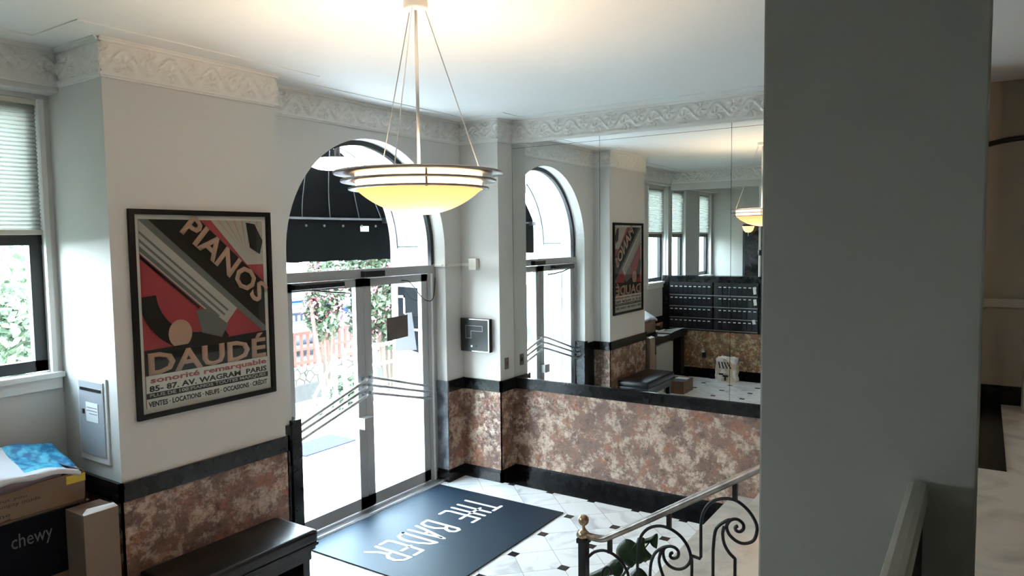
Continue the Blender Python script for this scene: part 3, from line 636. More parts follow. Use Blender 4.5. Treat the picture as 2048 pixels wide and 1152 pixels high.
# ------------------------------------------------------------------ framed poster on the pier
t = thing('framed_poster', 'large black-framed red, black and cream advertising poster hanging on the pier', 'poster', ((2.439+3.502)/2, YP, 1.47))
x0, x1, z0, z1 = 2.437, 3.502, 1.467, 2.822; fw = .034
bm = bmesh.new(); ya, yb = YP-.028, YP-.001
box(bm, x0, x0+fw, ya, yb, z0, z1); box(bm, x1-fw, x1, ya, yb, z0, z1); box(bm, x0+fw, x1-fw, ya, yb, z0, z0+fw); box(bm, x0+fw, x1-fw, ya, yb, z1-fw, z1); obj('frame', bm, mat('black_picture_frame', (.008, .007, .007), .4, 0.0, Specular_IOR_Level=0.2), t)
obj('paper_border', BX(x0+fw, x1-fw, YP-.006, YP-.002, z0+fw, z1-fw), M['p_cream'], t)
ux, uz = x0+fw+.03, z0+fw+.03; W_, H_ = (x1-x0)-2*(fw+.03), (z1-z0)-2*(fw+.03)   # .937 x 1.227
lay = [0]
def art(name, polys, m, clip=True, parent=None):
    lay[0] += 1; bm = bmesh.new(); y = YP-.0065-.0006*lay[0]
    for P in polys:
        P = [Vector((p[0], p[1])) for p in P]
        for (ax, lim, sg) in ((0, 0, 1), (0, W_, -1), (1, 0, 1), (1, H_, -1)):      # clip to the print
            out = []
            for i, a in enumerate(P):
                b = P[(i+1) % len(P)]; ia = (a[ax]-lim)*sg >= -1e-9; ib = (b[ax]-lim)*sg >= -1e-9
                if ia: out.append(a)
                if ia != ib: out.append(a+(b-a)*((lim-a[ax])/(b[ax]-a[ax])))
            P = out
            if len(P) < 3: break
        if len(P) >= 3: bm.faces.new([bm.verts.new((ux+p.x, y, uz+p.y)) for p in P])
    return obj(name, bm, M[m], t)
art('print', [[(0, 0), (W_, 0), (W_, H_), (0, H_)]], 'p_red')
def fr2(u, v): return (u*W_, v*H_)
pd = Vector((0.745, -0.667)); pn = Vector((0.667, 0.745))
def band(c, a, b, l0=-2, l1=2): return [tuple(Vector(c)+pn*q+pd*l) for q, l in ((a, l0), (a, l1), (b, l1), (b, l0))]
o0 = fr2(.32, .86)
art('pale_corner', [[fr2(.55, 1), fr2(1, 1), fr2(1, .74), fr2(.85, .74)]], 'p_pale')
art('rays', [[fr2(.85, .80), (W_*(.60+.07*k), H_), (W_*(.615+.07*k), H_)] for k in range(6)]+[[fr2(.87, .80), (W_, H_*(.97-.05*k)), (W_, H_*(.962-.05*k))] for k in range(4)], 'p_peach')
art('dark_corner', [[fr2(.88, .84), fr2(.97, .80), fr2(1.0, .88), fr2(.93, .98), fr2(.85, .99)]], 'p_black')
art('black_band', [band(o0, -.03, .215)], 'p_black')
art('grey_band', [band(o0, -.075, -.03)], 'p_grey')
art('pale_band', [band(o0, -.235, -.075, -.55, .60)], 'p_pale')
art('stripe', [band(o0, -.225, -.20, -.5, .52), band(o0, -.18, -.165, -.5, .55), band(o0, -.14, -.125, -.5, .55)], 'p_grey')
art('black_line', [band(o0, -.26, -.243, -.35, .36)], 'p_black')
ring = [(.42*W_+.42*math.cos(a), .62*H_+.42*math.sin(a)) for a in [math.radians(185+k*6.2) for k in range(20)]]; rin = [(.42*W_+.30*math.cos(a), .62*H_+.30*math.sin(a)) for a in [math.radians(185+k*6.2) for k in range(20)]]
art('black_arc', [[ring[i], ring[i+1], rin[i+1], rin[i]] for i in range(19)], 'p_black')
art('grey_patch', [[(.40*W_, .50*H_), (.50*W_, .50*H_), (.66*W_, .40*H_), (.60*W_, .33*H_), (.44*W_, .37*H_)]], 'p_grey')
art('pale_disc', [[(.27*W_+.085*math.cos(k*PI/10), .38*H_+.095*math.sin(k*PI/10)) for k in range(20)]], 'p_peach')
art('title_ground', [[fr2(0, .17), fr2(1, .17), fr2(1, .335), fr2(0, .31)]], 'p_black')
art('text_ground', [[fr2(0, 0), fr2(1, 0), fr2(1, .175), fr2(0, .175)]], 'p_cream')
art('text_bar', [[fr2(0, .052), fr2(1, .052), fr2(1, .082), fr2(0, .082)]], 'p_black')
def ptext(body, rect, m, ang=None, bold=0.03):
    yy = YP-.0065-.0006*(lay[0]+1)
    fr_ = ((ux, yy, uz), (1, 0, 0), (0, 0, 1), (0, -1, 0)) if ang is None else ((ux+ang[0], yy, uz+ang[1]), (pd.x, 0, pd.y), (pn.x, 0, pn.y), (0, -1, 0))
    obj('lettering', text_bm(body, rect, fr_, .0006, bold), M[m], t)
ptext('PIANOS', (.0, .80, .02, .185), 'p_peach', (o0[0]-.04, o0[1]+.075))
ptext('DAUDÉ', (.02, W_-.01, .175*H_, .325*H_), 'p_peach')
ptext('sonorité remarquable', (.03, W_-.01, .125*H_, .165*H_), 'p_pink')
ptext('85- 87. AV. WAGRAM  PARIS', (.02, W_-.01, .088*H_, .120*H_), 'p_black')
ptext('PLUS DE 100 PIANOS TOUTES MARQUES', (.02, W_-.02, .056*H_, .078*H_), 'p_pale')
ptext('VENTES · LOCATIONS · NEUFS · OCCASIONS · CRÉDIT', (.01, W_-.01, .008*H_, .044*H_), 'p_black')
obj('cover_glass', BX(x0+fw, x1-fw, YP-.021, YP-.020, z0+fw, z1-fw), M['glass'], t)

# ------------------------------------------------------------------ letter slot box on the pier side
t = thing('letter_slot_cabinet', 'white steel wall cabinet with black mail slot on the pier side', 'mailbox', (XPL, 4.80, 1.19))
bm = bmesh.new(); box(bm, XPL-.012, XPL, 4.62, 4.975, 1.19, 1.745, bev=.003); obj('frame', bm, M['white'], t)
obj('door', BX(XPL-.02, XPL-.008, 4.645, 4.95, 1.235, 1.72, bev=.003), mat('painted_steel', (.50, .53, .56), .35, .3), t)
obj('slot', BX(XPL-.024, XPL-.019, 4.665, 4.925, 1.655, 1.675), M['blackplastic'], t)
obj('notice_label', BX(XPL-.0225, XPL-.020, 4.71, 4.86, 1.455, 1.58), M['paper'], t)
bm = bmesh.new(); box(bm, XPL-.0232, XPL-.0225, 4.72, 4.85, 1.545, 1.549); box(bm, XPL-.0232, XPL-.0225, 4.72, 4.85, 1.525, 1.529); box(bm, XPL-.0232, XPL-.0225, 4.72, 4.82, 1.505, 1.509); obj('printed_lines', bm, M['p_grey'], t)
bm = bmesh.new(); box(bm, XPL-.026, XPL-.019, 4.885, 4.905, 1.50, 1.53); obj('lock', bm, M['blackplastic'], t)

# ------------------------------------------------------------------ fittings on the pilaster and front wall
t = thing('sensor_box', 'cream sensor box on pilaster at the end of the white conduit', 'sensor', (XA, 4.585, 2.275))
obj('housing', BX(XA-.05, XA, 4.535, 4.635, 2.275, 2.40, bev=.006), M['cream'], t)
bm = bmesh.new(); box(bm, 5.90, CX+RW, 4.79, 4.81, 2.318, 2.345); box(bm, 5.91, XA, YD-.018, YD, 2.318, 2.345); box(bm, XA-.018, XA, 4.635, YD, 2.318, 2.345); box(bm, 5.912, CX+RW, YD-.018, 4.92, 2.318, 2.345)
tag(obj('wire_conduit', bm, M['white']), 'white surface conduit running from the door transom to the sensor box', 'conduit')
t = thing('intercom_panel', 'black glossy intercom panel with silver edge on the pilaster', 'intercom', (XA, 4.56, 1.39))
obj('housing', BX(XA-.055, XA, 4.37, 4.75, 1.395, 1.755, bev=.004), M['blackplastic'], t)
bm = bmesh.new(); box(bm, XA-.060, XA-.054, 4.37, 4.382, 1.40, 1.75); box(bm, XA-.060, XA-.054, 4.37, 4.63, 1.742, 1.752); box(bm, XA-.060, XA-.054, 4.37, 4.60, 1.397, 1.407); obj('silver_edge', bm, M['chrome'], t)
bm = bmesh.new()
def l2(y0, z0, y1, z1, wd=.0018): box(bm, XA-.0565, XA-.0555, min(y0, y1)-wd, max(y0, y1)+wd, min(z0, z1)-wd, max(z0, z1)+wd)
for a in ((4.68, 1.675, 4.46, 1.675), (4.46, 1.675, 4.46, 1.62), (4.46, 1.62, 4.61, 1.62), (4.61, 1.62, 4.61, 1.54), (4.61, 1.54, 4.68, 1.54), (4.68, 1.54, 4.68, 1.675)): l2(*a)
obj('outline', bm, M['alu'], t)
for y_ in (4.60, 4.54):
    bm = bmesh.new(); tube(bm, [(XA-.054, y_, 1.455), (XA-.062, y_, 1.455)], .012 if y_ > 4.57 else .007, 12); obj('button', bm, M['chrome'] if y_ > 4.57 else M['darkmetal'], t)
t = thing('light_switch', 'small bronze switch plate on the pilaster front beside the mirror', 'switch', (6.33, YQ, 1.205))
obj('plate', BX(6.295, 6.368, YQ-.006, YQ, 1.205, 1.33, bev=.002), mat('bronze_plate', (.16, .14, .12), .4, .5), t); obj('toggle', BX(6.326, 6.338, YQ-.014, YQ-.005, 1.255, 1.28), mat('bronze_toggle', (.10, .09, .08), .4, .5), t)

# ------------------------------------------------------------------ entrance mat
t = thing('entrance_mat', 'large blue-black door mat with white lettering inside the entrance doors', 'mat', (4.86, 4.0, 0))
obj('pile', BX(3.95, 5.785, 3.27, 4.775, .001, .011, bev=.003), M['matpile'], t)
glyph = {  # strokes in a unit cell (u reading, v up)
 'T': [[(.0, 1), (1, 1)], [(.45, 1), (.45, 0)]], 'H': [[(.15, 1), (.15, 0)], [(.85, 1), (.85, 0)], [(-.15, .62), (1.1, .62)]],
 'E': [[(1, 1), (.2, 1)], [(.1, .62), (.95, .62)], [(.2, 1), (.2, .12), (.32, 0), (1, 0)]],
 'B': [[(.1, 0), (.1, .92), (.25, 1), (.6, .98), (.78, .86), (.62, .70), (.1, .60)], [(.62, .62), (.9, .45), (.95, .2), (.8, .03), (.55, 0), (.1, 0)]],
 'A': [[(.0, 0), (.12, .25), (.62, 1), (.72, .6), (.78, 0)], [(.28, .45), (.72, .45)]],
 'D': [[(.1, 0), (.1, 1)], [(.1, 1), (.45, .92), (.78, .66), (.92, .40), (.90, .2), (.68, .04), (.1, 0)]],
 'R': [[(.1, 0), (.1, 1), (.6, .97), (.92, .80), (.88, .62), (.6, .50), (.1, .47)], [(.5, .48), (.62, .25), (1.05, .0)]]}
bm = bmesh.new()
def stroke(pts, wd=.0165, z=.0125):
    pts = [Vector((*p, z)) for p in pts]
    for a, b in zip(pts, pts[1:]):
        d = (b-a).normalized(); n = Vector((-d.y, d.x, 0))*wd
        bm.faces.new([bm.verts.new(q) for q in (a+n, a-n, b-n, b+n)])
    for i, p in enumerate(pts): bm.faces.new([bm.verts.new(p+Vector((math.cos(k*PI/6), math.sin(k*PI/6), 0))*wd+Vector((0, 0, .0002*(1+i % 2)))) for k in range(12)])
lx = 5.60
for ch in 'THE BADER':
    if ch == ' ': lx -= .13; continue
    for s_ in glyph[ch]: stroke([(lx-.132*u, 4.245-.385*v) for u, v in s_])
    lx -= .168
obj('lettering', bm, M['paper'], t)

# ------------------------------------------------------------------ bench
t = thing('upholstered_bench', 'long black leather bench standing against the marble pier', 'bench', (2.9, 4.2, 0))
bm = bmesh.new(); box(bm, 2.37, 3.44, 3.985, 4.455, .42, .52, bev=.03); o = obj('cushion', bm, M['leather'], t, True)
obj('seat_rail', BX(2.385, 3.425, 4.0, 4.44, .375, .425, bev=.008), M['benchwood'], t); obj('moulding', BX(2.37, 3.44, 3.985, 4.455, .405, .428, bev=.006), M['benchwood'], t)
obj('apron', BX(2.41, 3.40, 4.02, 4.42, .30, .378, bev=.004), M['benchwood'], t)
for x in (2.42, 3.33):
    for y in (4.03, 4.35): obj('leg', BX(x, x+.06, y, y+.06, 0,   .332, bev=.004), M['benchwood'], t)
obj('end_panel', BX(3.345, 3.375, 4.09, 4.35, .06, .30), M['benchwood'], t)

# ------------------------------------------------------------------ shelf and its paper clutter
t = thing('mail_shelf', 'black shelf under the window beside the letter-box wall, holding papers', 'shelf', (.65, 4.93, .74))
obj('shelf_board', BX(XML+.05, 1.44, 4.68, YW-.03, .79, .845, bev=.003), M['black'], t); obj('shelf_apron', BX(XML+.05, 1.44, 4.70, 4.73, .745, .79), M['black'], t)
obj('support', BX(XML+.05, .02, 4.75, YW-.03, .0, .79), M['blackplastic'], t)
t = thing('radiator_cover', 'plain light grey panel cover under the black mail shelf', 'cover', (1.05, 4.9, 0))
obj('panel', BX(.66, 1.45, 4.66, 5.12, .0, .735, bev=.004), mat('light_grey_enamel', (.38, .37, .34), .45), t)
def paper(name, pts, z, lab, m='paper', cat='papers', th=.004):
    bm = bmesh.new(); prism(bm, [(x, y, z) for x, y in pts], (0, 0, th)); o = obj(name, bm, M[m]); tag(o, lab, cat, None); return o
paper('paper_sheet', [(.95, 4.74), (.70, 4.72), (.74, 4.95), (1.0, 4.93)], .846, 'white sheet on the black shelf beside the grey tub')
paper('paper_sheet', [(.50, 4.76), (.20, 4.80), (.26, 5.05), (.54, 5.0)], .846, 'white sheet in the middle of the black shelf')
bm = bmesh.new(); pts = [(-.02, 4.70), (-.13, 4.85), (.12, 5.05), (.2, 4.8)]
q = [bm.verts.new((x, y, .847+h)) for (x, y), h in zip(pts, (.045, .02, .0, .0))]; bm.faces.new(q); r_ = bmesh.ops.extrude_face_region(bm, geom=bm.faces[:])
for g_ in r_['geom']:
    if isinstance(g_, bmesh.types.BMVert): g_.co.z += .003
tag(obj('paper_sheet', bm, M['paper']), 'curled white sheet at the shelf end next to the letter boxes', 'papers')
t2 = thing('storage_tub', 'round grey tub on the black shelf near the pier', 'tub', (1.22, 4.90, .846))
bm = bmesh.new(); lathe(bm, [(0, 0), (.13, 0), (.145, .10), (.15, .10), (.15, .115), (0, .115)], (1.22, 4.88, .846), 28); obj('tub_body', bm, mat('grey_tin', (.22, .20, .19), .5), t2, True)
bm = bmesh.new(); lathe(bm, [(0, 0), (.155, 0), (.155, .01), (0, .012)], (1.22, 4.88, .961), 28); obj('lid', bm, M['paper'], t2, True)
t2 = thing('folder', 'dark folder leaning on papers in the middle of the black shelf', 'folder', (.5, 5.05, .85)); bm = bmesh.new(); prism(bm, [(.72, 5.02, .852), (.18, 5.02, .852), (.20, 5.12, .93), (.70, 5.12, .95)], (0, .01, .0)); obj('cover', bm, M['blackplastic'], t2)
obj('white_edge', BX(.18, .5, 5.005, 5.018, .85, .875), M['paper'], t2)

# ------------------------------------------------------------------ letter boxes
t = thing('letter_box_bank', 'dark metal bank of apartment letter boxes on the low black wall, seen in mirror', 'mailboxes', (XML, 4.2, .83))
XB = XML+.03
dk = mat('letterbox_bronze', (.035, .037, .042), .22, .6)
for y0, y1 in ((4.22, 5.055), (3.38, 4.19), (2.66, 3.35)):
    obj('carcass', BX(XML+.001, XB, y0, y1, .835, 1.745), M['darkmetal'], t)
bmd = BX(0, .012, 0, .083, 0, .17, bev=.002); bml = BX(0, .002, 0, .05, 0, .016)
md = None
for (y0, n) in ((4.235, 9), (3.395, 8)):
    for i in range(n):
        for k in range(4):
            if md is None: d0 = obj('letter_box_door', bmd, dk, t); md = d0.data; l0 = obj('name_label', bml, M['paper'], d0); ml = l0.data; d = d0; l = l0
            else:
                d = d0.copy(); C.objects.link(d); l = l0.copy(); C.objects.link(l); l.parent = d
            d.location = (XB, y0+i*.0905, .875+k*.215); l.location = (.0125, .017, .140); l.matrix_parent_inverse = Matrix.Identity(4)
bm = bmesh.new()
for k in range(4): box(bm, XB, XB+.016, 3.39, 5.045, .858+k*.215, .868+k*.215)
obj('trim_strip', bm, M['chrome'], t)
for (y, z, s_, lab) in ((3.44, 1.56, .12, 'upper torn white notice taped at the right end of the letter boxes'), (3.43, 1.36, .10, 'middle white notice taped at the right end of the letter boxes'), (3.45, 1.02, .07, 'lowest white notice taped at the right end of the letter boxes')):
    bm = bmesh.new(); prism(bm, [(XB+.02, y-.03, z), (XB+.02, y+.02, z-.01), (XB+.02, y+.035, z+s_), (XB+.02, y-.02, z+s_*1.1)], (.002, 0, 0)); tag(obj('taped_notice', bm, M['paper']), lab, 'notice')
t = thing('power_outlet', 'small outlet with adapter on the ochre marble below the letter boxes', 'outlet', (XML, 4.375, .35)); obj('plate', BX(XML+.012, XML+.02, 4.34, 4.41, .33, .44), M['darkmetal'], t); obj('adapter', BX(XML+.02, XML+.05, 4.345, 4.40, .43, .455), M['paper'], t)
# post on the low wall
t = thing('slender_post', 'slender white post rising from the low letter-box wall', 'post', (-.30, 3.40, 1.87))
bm = bmesh.new(); lathe(bm, [(.022, 1.87), (.022, 2.9), (.035, 2.95), (.04, 3.0), (.03, 3.06), (.022, 3.1), (.022, 3.50)], (-.30, 3.395, 0), 16); obj('shaft', bm, M['white'], t, True)
bm = bmesh.new(); lathe(bm, [(.024, 2.25), (.03, 2.27), (.03, 2.33), (.024, 2.35)], (-.30, 3.395, 0), 16); obj('collar', bm, M['darkmetal'], t, True)
# picture on the end wall; glowing bowl stands in for a lamp's reflection
t = thing('dark_picture', 'tall dark framed picture on the far end wall, seen in mirror', 'picture', (XE, 4.2, 1.3))
obj('frame', BX(XE, XE+.03, 3.55, 4.49, 1.30, 2.865), M['blackplastic'], t); obj('print', BX(XE+.03, XE+.034, 3.60, 4.44, 1.35, 2.815), M['darkart'], t)
t = thing('lamp_reflection', 'small glowing bowl standing in for a lamp reflection in the dark picture, seen in mirror', 'lamp', (XE+.2, 4.33, 2.68))
bm = bmesh.new(); lathe(bm, [(0, 2.68), (.06, 2.69), (.10, 2.73), (.13, 2.82)], (XE+.18, 4.33, 0), 24); obj('glass_bowl', bm, M['reflectionglow'], t, True)
bm = bmesh.new(); lathe(bm, [(0, 2.60), (.015, 2.62), (.008, 2.65), (.02, 2.68)], (XE+.18, 4.33, 0), 12); tube(bm, [(XE+.03, 4.33, 2.72), (XE+.14, 4.33, 2.72)], .01, 6); obj('finial', bm, M['chrome'], t)

# ------------------------------------------------------------------ paper bag and box on the lobby floor (seen in mirror)
t = thing('paper_bag', 'crumpled white and tan paper bag on the floor before the letter boxes', 'bag', (.16, 3.85, 0))
bm = bmesh.new(); rnd = random.Random(4); rings = []
for k in range(9):
    z = .42*k/8; sc = 1.0 - .12*k/8; ring = []
    for i in range(20):
        a = 2*PI*i/20; cx_ = math.copysign(abs(math.cos(a))**.5, math.cos(a))*.15*sc; cy_ = math.copysign(abs(math.sin(a))**.5, math.sin(a))*.20*sc*(1 if k < 7 else 1.0-.0)
        j = .012 if 0 < k else 0
        ring.append(bm.verts.new((.17+cx_+rnd.uniform(-j, j), 3.83+cy_+rnd.uniform(-j, j), z+rnd.uniform(-j, j))))
    rings.append(ring)
for a, b in zip(rings, rings[1:]):
    for i in range(20): bm.faces.new((a[i], a[(i+1) % 20], b[(i+1) % 20], b[i]))
bm.faces.new(rings[0][::-1]); c_ = bm.verts.new((.17, 3.83, .40))
for i in range(20): bm.faces.new((rings[-1][i], rings[-1][(i+1) % 20], c_))
obj('bag_body', bm, vary(mat('printed_bag', (.6, .5, .4), .7), (.62, .50, .38), (.80, .78, .74), 6, 3, .45, .5), t)
bm = bmesh.new()
for k in range(4): prism(bm, [(  .332, 3.70+.065*k, .25), (  .332, 3.725+.065*k, .25), (  .332, 3.79+.05*k, .36), (  .332, 3.77+.05*k, .37)], (.003, 0, 0))
box(bm,   .332,   .335, 3.76, 3.86, .10, .13); box(bm,   .332,   .335, 3.80, 3.83, .03, .10); box(bm,   .332,   .335, 3.85, 3.93, .13, .16); obj('printed_marks', bm, M['ink'], t)
t = thing('parcel_box', 'small brown parcel on the floor beside the bench, seen in mirror', 'box', (1.38, 4.30, 0))
bm = BX(1.20, 1.66, 4.10, 4.44, .0, .21, bev=.003); obj('carton', bm, M['card'], t)
obj('shipping_label', BX(1.26, 1.44, 4.13, 4.33, .21, .213), M['paper'], t); obj('blue_label', BX(1.44, 1.52, 4.13, 4.38, .21, .213), mat('blue_label_ink', (.02, .12, .5), .5), t)
t = thing('small_tote', 'small dull green cloth bag on the black bench, seen in mirror', 'bag', (2.62, 4.30, .52))
bm = bmesh.new(); bmesh.ops.create_icosphere(bm, subdivisions=3, radius=1)
for q in bm.verts:
    q.co = Vector((2.60+q.co.x*.17*(1+.08*math.sin(7*q.co.z)), 4.33+q.co.y*.09, .52+max(-.02, .05+q.co.z*.055)))
bm.free()
bpy.data.objects.remove(t)

# ------------------------------------------------------------------ boxes stacked at lower left
t = thing('brown_carton', 'open brown shipping carton on top of the stack at lower left', 'box', (1.83, 4.85, 1.0), 'cartons stacked beside the pier')
cx0, cx1, cy0, cy1, cz0, cz1 = 1.50, 2.178, 4.655, 5.10, 1.002, 1.195
bm = bmesh.new(); tk = .005
box(bm, cx0, cx1, cy0, cy0+tk, cz0, cz1); box(bm, cx0, cx1, cy1-tk, cy1, cz0, cz1); box(bm, cx0, cx0+tk, cy0, cy1, cz0, cz1); box(bm, cx1-tk, cx1, cy0, cy1, cz0, cz1); box(bm, cx0, cx1, cy0, cy1, cz0, cz0+tk); obj('carton', bm, M['card'], t)
bm = bmesh.new(); prism(bm, [(cx1-.005, cy0+.02, cz1), (cx1-.005, cy1-.02, cz1), (cx1-.10, cy1-.02, cz1+.05), (cx1-.10, cy0+.02, cz1+.05)], (0, 0, .004)); obj('flap', bm, M['card'], t)
fm = ((cx0, cy0-.001, cz0), (1, 0, 0), (0, 0, 1), (0, -1, 0))
for body, rect in (('Without you', (.09, .35, .120, .145)), ("I'd be empty inside.", (.09, .43, .085, .115)), ('prime', (.12, .26, .030, .062))):
    obj('lettering', text_bm(body, rect, fm, .0008), M['ink'], t)
bm = bmesh.new(); tube(bm, smooth([(cx0+.13, cy0-.002, cz0+.024), (cx0+.19, cy0-.002, cz0+.012), (cx0+.26, cy0-.002, cz0+.022)], 4), .003, 5); obj('smile_arrow', bm, M['ink'], t)
obj('yellow_tape', BX(cx1-.11, cx1+.001, cy0-.0015, cy0, cz1-.062, cz1-.012), M['yellow'], t)
obj('bottom_tape', BX(cx0, cx1, cy0-.001, cy0, cz0+.012, cz0+.016), M['ink'], t)
# padded mailer in the carton
t = thing('poly_mailer', 'white and bright blue poly mailer lying in the top carton', 'package', (1.8, 4.85, 1.17))
bm = bmesh.new(); nx, ny = 22, 12; G = []
for i in range(nx+1):
    row = []
    for j in range(ny+1):
        u, v = i/nx, j/ny; x = 1.45+.70*u; y = 4.64+.36*v
        z = 1.246+.04*math.sin(u*5+1)*math.sin(v*3)+.075*v+.05*(1-abs(2*u-1)**3)+.006*math.sin(17*u+9*v)
        row.append(bm.verts.new((x, y, z-.045*(1-v)**2)))
    G.append(row)
for i in range(nx):
    for j in range(ny):
        f_ = bm.faces.new((G[i][j], G[i+1][j], G[i+1][j+1], G[i][j+1])); f_.material_index = 1 if i > 12 and j > 1 else 0
r_ = bmesh.ops.extrude_face_region(bm, geom=bm.faces[:])
for g_ in r_['geom']:
    if isinstance(g_, bmesh.types.BMVert): g_.co += Vector((0, .008, -.028))
obj('mailer_body', bm, [M['poly'], M['blueprint']], t, True)
bm = bmesh.new(); G = []
for i in range(15):
    u = i/14; G.append((bm.verts.new((1.46+.58*u, 4.650, 1.225+.03*math.sin(u*3))), bm.verts.new((1.46+.58*u, 4.648, 1.175+.02*u+.008*math.sin(u*9)))))
for a, b in zip(G, G[1:]): bm.faces.new((a[0], b[0], b[1], a[1]))
r_ = bmesh.ops.extrude_face_region(bm, geom=bm.faces[:])
for g_ in r_['geom']:
    if isinstance(g_, bmesh.types.BMVert): g_.co.y += .004
obj('mauve_underside', bm, M['polyin'], t, True)
t = thing('navy_carton', 'dark navy carton with faint pale lettering in the middle of the lower-left stack', 'box', (1.8, 4.85, .6), 'cartons stacked beside the pier')
obj('carton', BX(1.46, 2.13, 4.665, 5.10, .60, .998, bev=.003), M['navybox'], t)
obj('lettering', text_bm('chewy', (.30, .52, .21, .32), ((1.46, 4.6645, .60), (1, 0, 0), (0, 0, 1), (0, -1, 0)), .0008), M['whiteink'], t)
obj('top_flap', BX(1.60, 2.20, 4.66, 5.09, .997, 1.001), M['card'], t)
t = thing('brown_carton', 'plain brown carton on the floor at the bottom of the lower-left stack', 'box', (1.8, 4.85, 0), 'cartons stacked beside the pier')
obj('carton', BX(1.49, 2.10, 4.68, 5.10, 0, .598, bev=.003), M['card'], t)
t = thing('narrow_carton', 'tall narrow brown carton standing between the stack and marble pier', 'box', (2.15, 4.6, 0))
obj('carton', BX(2.055, 2.262, 4.44, 4.66, 0, .985, bev=.003), M['cardgrey'], t)
bm = bmesh.new(); prism(bm, [(2.06, 4.44, .985), (2.26, 4.44, .985), (2.25, 4.455, 1.0), (2.10, 4.47, 1.002)], (0, .02, .003)); obj('flap', bm, M['paper'], t)
bm = bmesh.new(); lathe(bm, [(.012, 0), (.017, 0), (.017, .002), (.012, .002)], (0, 0, 0), 20)
for q in bm.verts: q.co = Vector((2.15+q.co.x, 4.4395-q.co.z, .52+q.co.y))
obj('round_mark', bm, M['ink'], t)

# ------------------------------------------------------------------ stair railing (plane x = 3.5)
XR = 3.5
PT = {'A1': [(1.523, .858), (1.517, .943), (1.5, 1.003), (1.46, 1.051), (1.403, 1.077), (1.342, 1.076), (1.287, 1.051), (1.249, 1.011), (1.23, .967), (1.229, .93), (1.253, .892), (1.291, .869), (1.335, .871), (1.366, .896), (1.377, .932), (1.372, .961), (1.347, .979), (1.314, .98), (1.294, .963), (1.297, .935), (1.319, .92), (1.337, .925), (1.336, .942), (1.325, .95)],
'A2': [(1.451, .791), (1.449, .832), (1.442, .878), (1.42, .928), (1.38, .964), (1.347, .979)], 'A3': [(1.360, .77), (1.377, .81), (1.394, .857), (1.4, .899), (1.386, .952)],
'B1': [(1.175, 1.128), (1.165, 1.189), (1.139, 1.241), (1.103, 1.274), (1.052, 1.293), (1.002, 1.294), (.958, 1.272), (.923, 1.238), (.898, 1.193), (.896, 1.153), (.912, 1.109), (.951, 1.085), (.99, 1.086), (1.026, 1.109), (1.041, 1.137), (1.041, 1.162), (1.021, 1.19), (.991, 1.199), (.964, 1.184), (.96, 1.159), (.976, 1.14), (.996, 1.141), (1.001, 1.156), (.989, 1.166)],
'B2': [(1.111, 1.011), (1.102, 1.108), (1.082, 1.148), (1.041, 1.183), (1.021, 1.191)], 'B3': [(1.0, .996), (1.03, 1.02), (1.055, 1.061), (1.063, 1.111), (1.056, 1.149)],
'C1': [(1.822, .806), (1.784, .844), (1.728, .867), (1.672, .862), (1.624, .834), (1.588, .791), (1.576, .759)]}
def bz(y): return max(0.07, (1.88-y)*.641+.10)
t = thing('stair_railing', 'wrought-iron scroll stair railing with polished handrail and brass ball newel', 'railing', (XR, 1.85, 0))
bm = bmesh.new(); box(bm, XR-.024, XR+.024, 1.826, 1.874, 0, .885, bev=.003); box(bm, XR-.032, XR+.032, 1.818, 1.882, .885, .912, bev=.004); box(bm, XR-.035, XR+.035, 1.815, 1.885, 0, .04); obj('newel_post', bm, M['iron'], t)
bm = bmesh.new(); lathe(bm, [(0, .912), (.030, .912), (.034, .925), (.030, .945), (.024, .950), (.018, .956), (.009, .972), (.009, .984), (.020, .990), (.028, 1.001), (.031, 1.015), (.028, 1.030), (.019, 1.041), (.009, 1.045), (0, 1.046)], (XR, 1.85, 0), 24); obj('ball_finial', bm, M['brass'], t, True)
rl = [(XR, y, z) for y, z in [(1.885, .93), (1.85, .93), (1.80, .928), (1.75, .930), (1.715, .940), (1.684, .959), (1.60, 1.012), (1.506, 1.071), (1.176, 1.285), (.894, 1.468), (.444, 1.757)]]
bm = bmesh.new(); tube(bm, smooth(rl, 4), .0205, 14); obj('handrail', bm, M['steelrail'], t, True)
bm = bmesh.new(); tube(bm, [(XR, 1.85, .10), (XR, 1.80, .15), (XR, .50, .985)], .010, 6); obj('bottom_rail', bm, M['iron'], t)
def iron(name, pts, down=None, up=None, r=.0085):
    P = [(XR, y, z) for y, z in pts]; P = smooth(P, 5)
    if down is not None: P = [Vector((XR, pts[0][0], bz(pts[0][0])))]+P
    bm = bmesh.new(); tube(bm, P, r, 8); obj(name, bm, M['iron'], t, True)
def bar(y, z0, z1, name='upright', r=.011):
    bm = bmesh.new(); box(bm, XR-r, XR+r, y-r, y+r, z0, z1); obj(name, bm, M['iron'], t)
for dy, dz in ((0, 0),):
    iron('scroll', PT['A1'], 1); iron('scroll', PT['A2'], 1); iron('scroll', PT['A3'], 1)
    iron('scroll', [(1.222, .85), (1.222, .931), (1.23, .967)], 1)
    bm = bmesh.new(); tube(bm, [(XR, 1.224, .958), (XR, 1.179, .953), (XR, 1.174, .965), (XR, 1.175, 1.13)], .0085, 8); obj('connector', bm, M['iron'], t)
iron('scroll', PT['B1']); iron('scroll', PT['B2'], 1); iron('scroll', PT['B3'], 1); iron('scroll', PT['C1'])
iron('scroll', [(1.60, .50), (1.588, .62), (1.576, .759)], 1)
iron('scroll', [(1.72, .66), (1.735, .73), (1.71, .775), (1.68, .765), (1.685, .74)], 1)
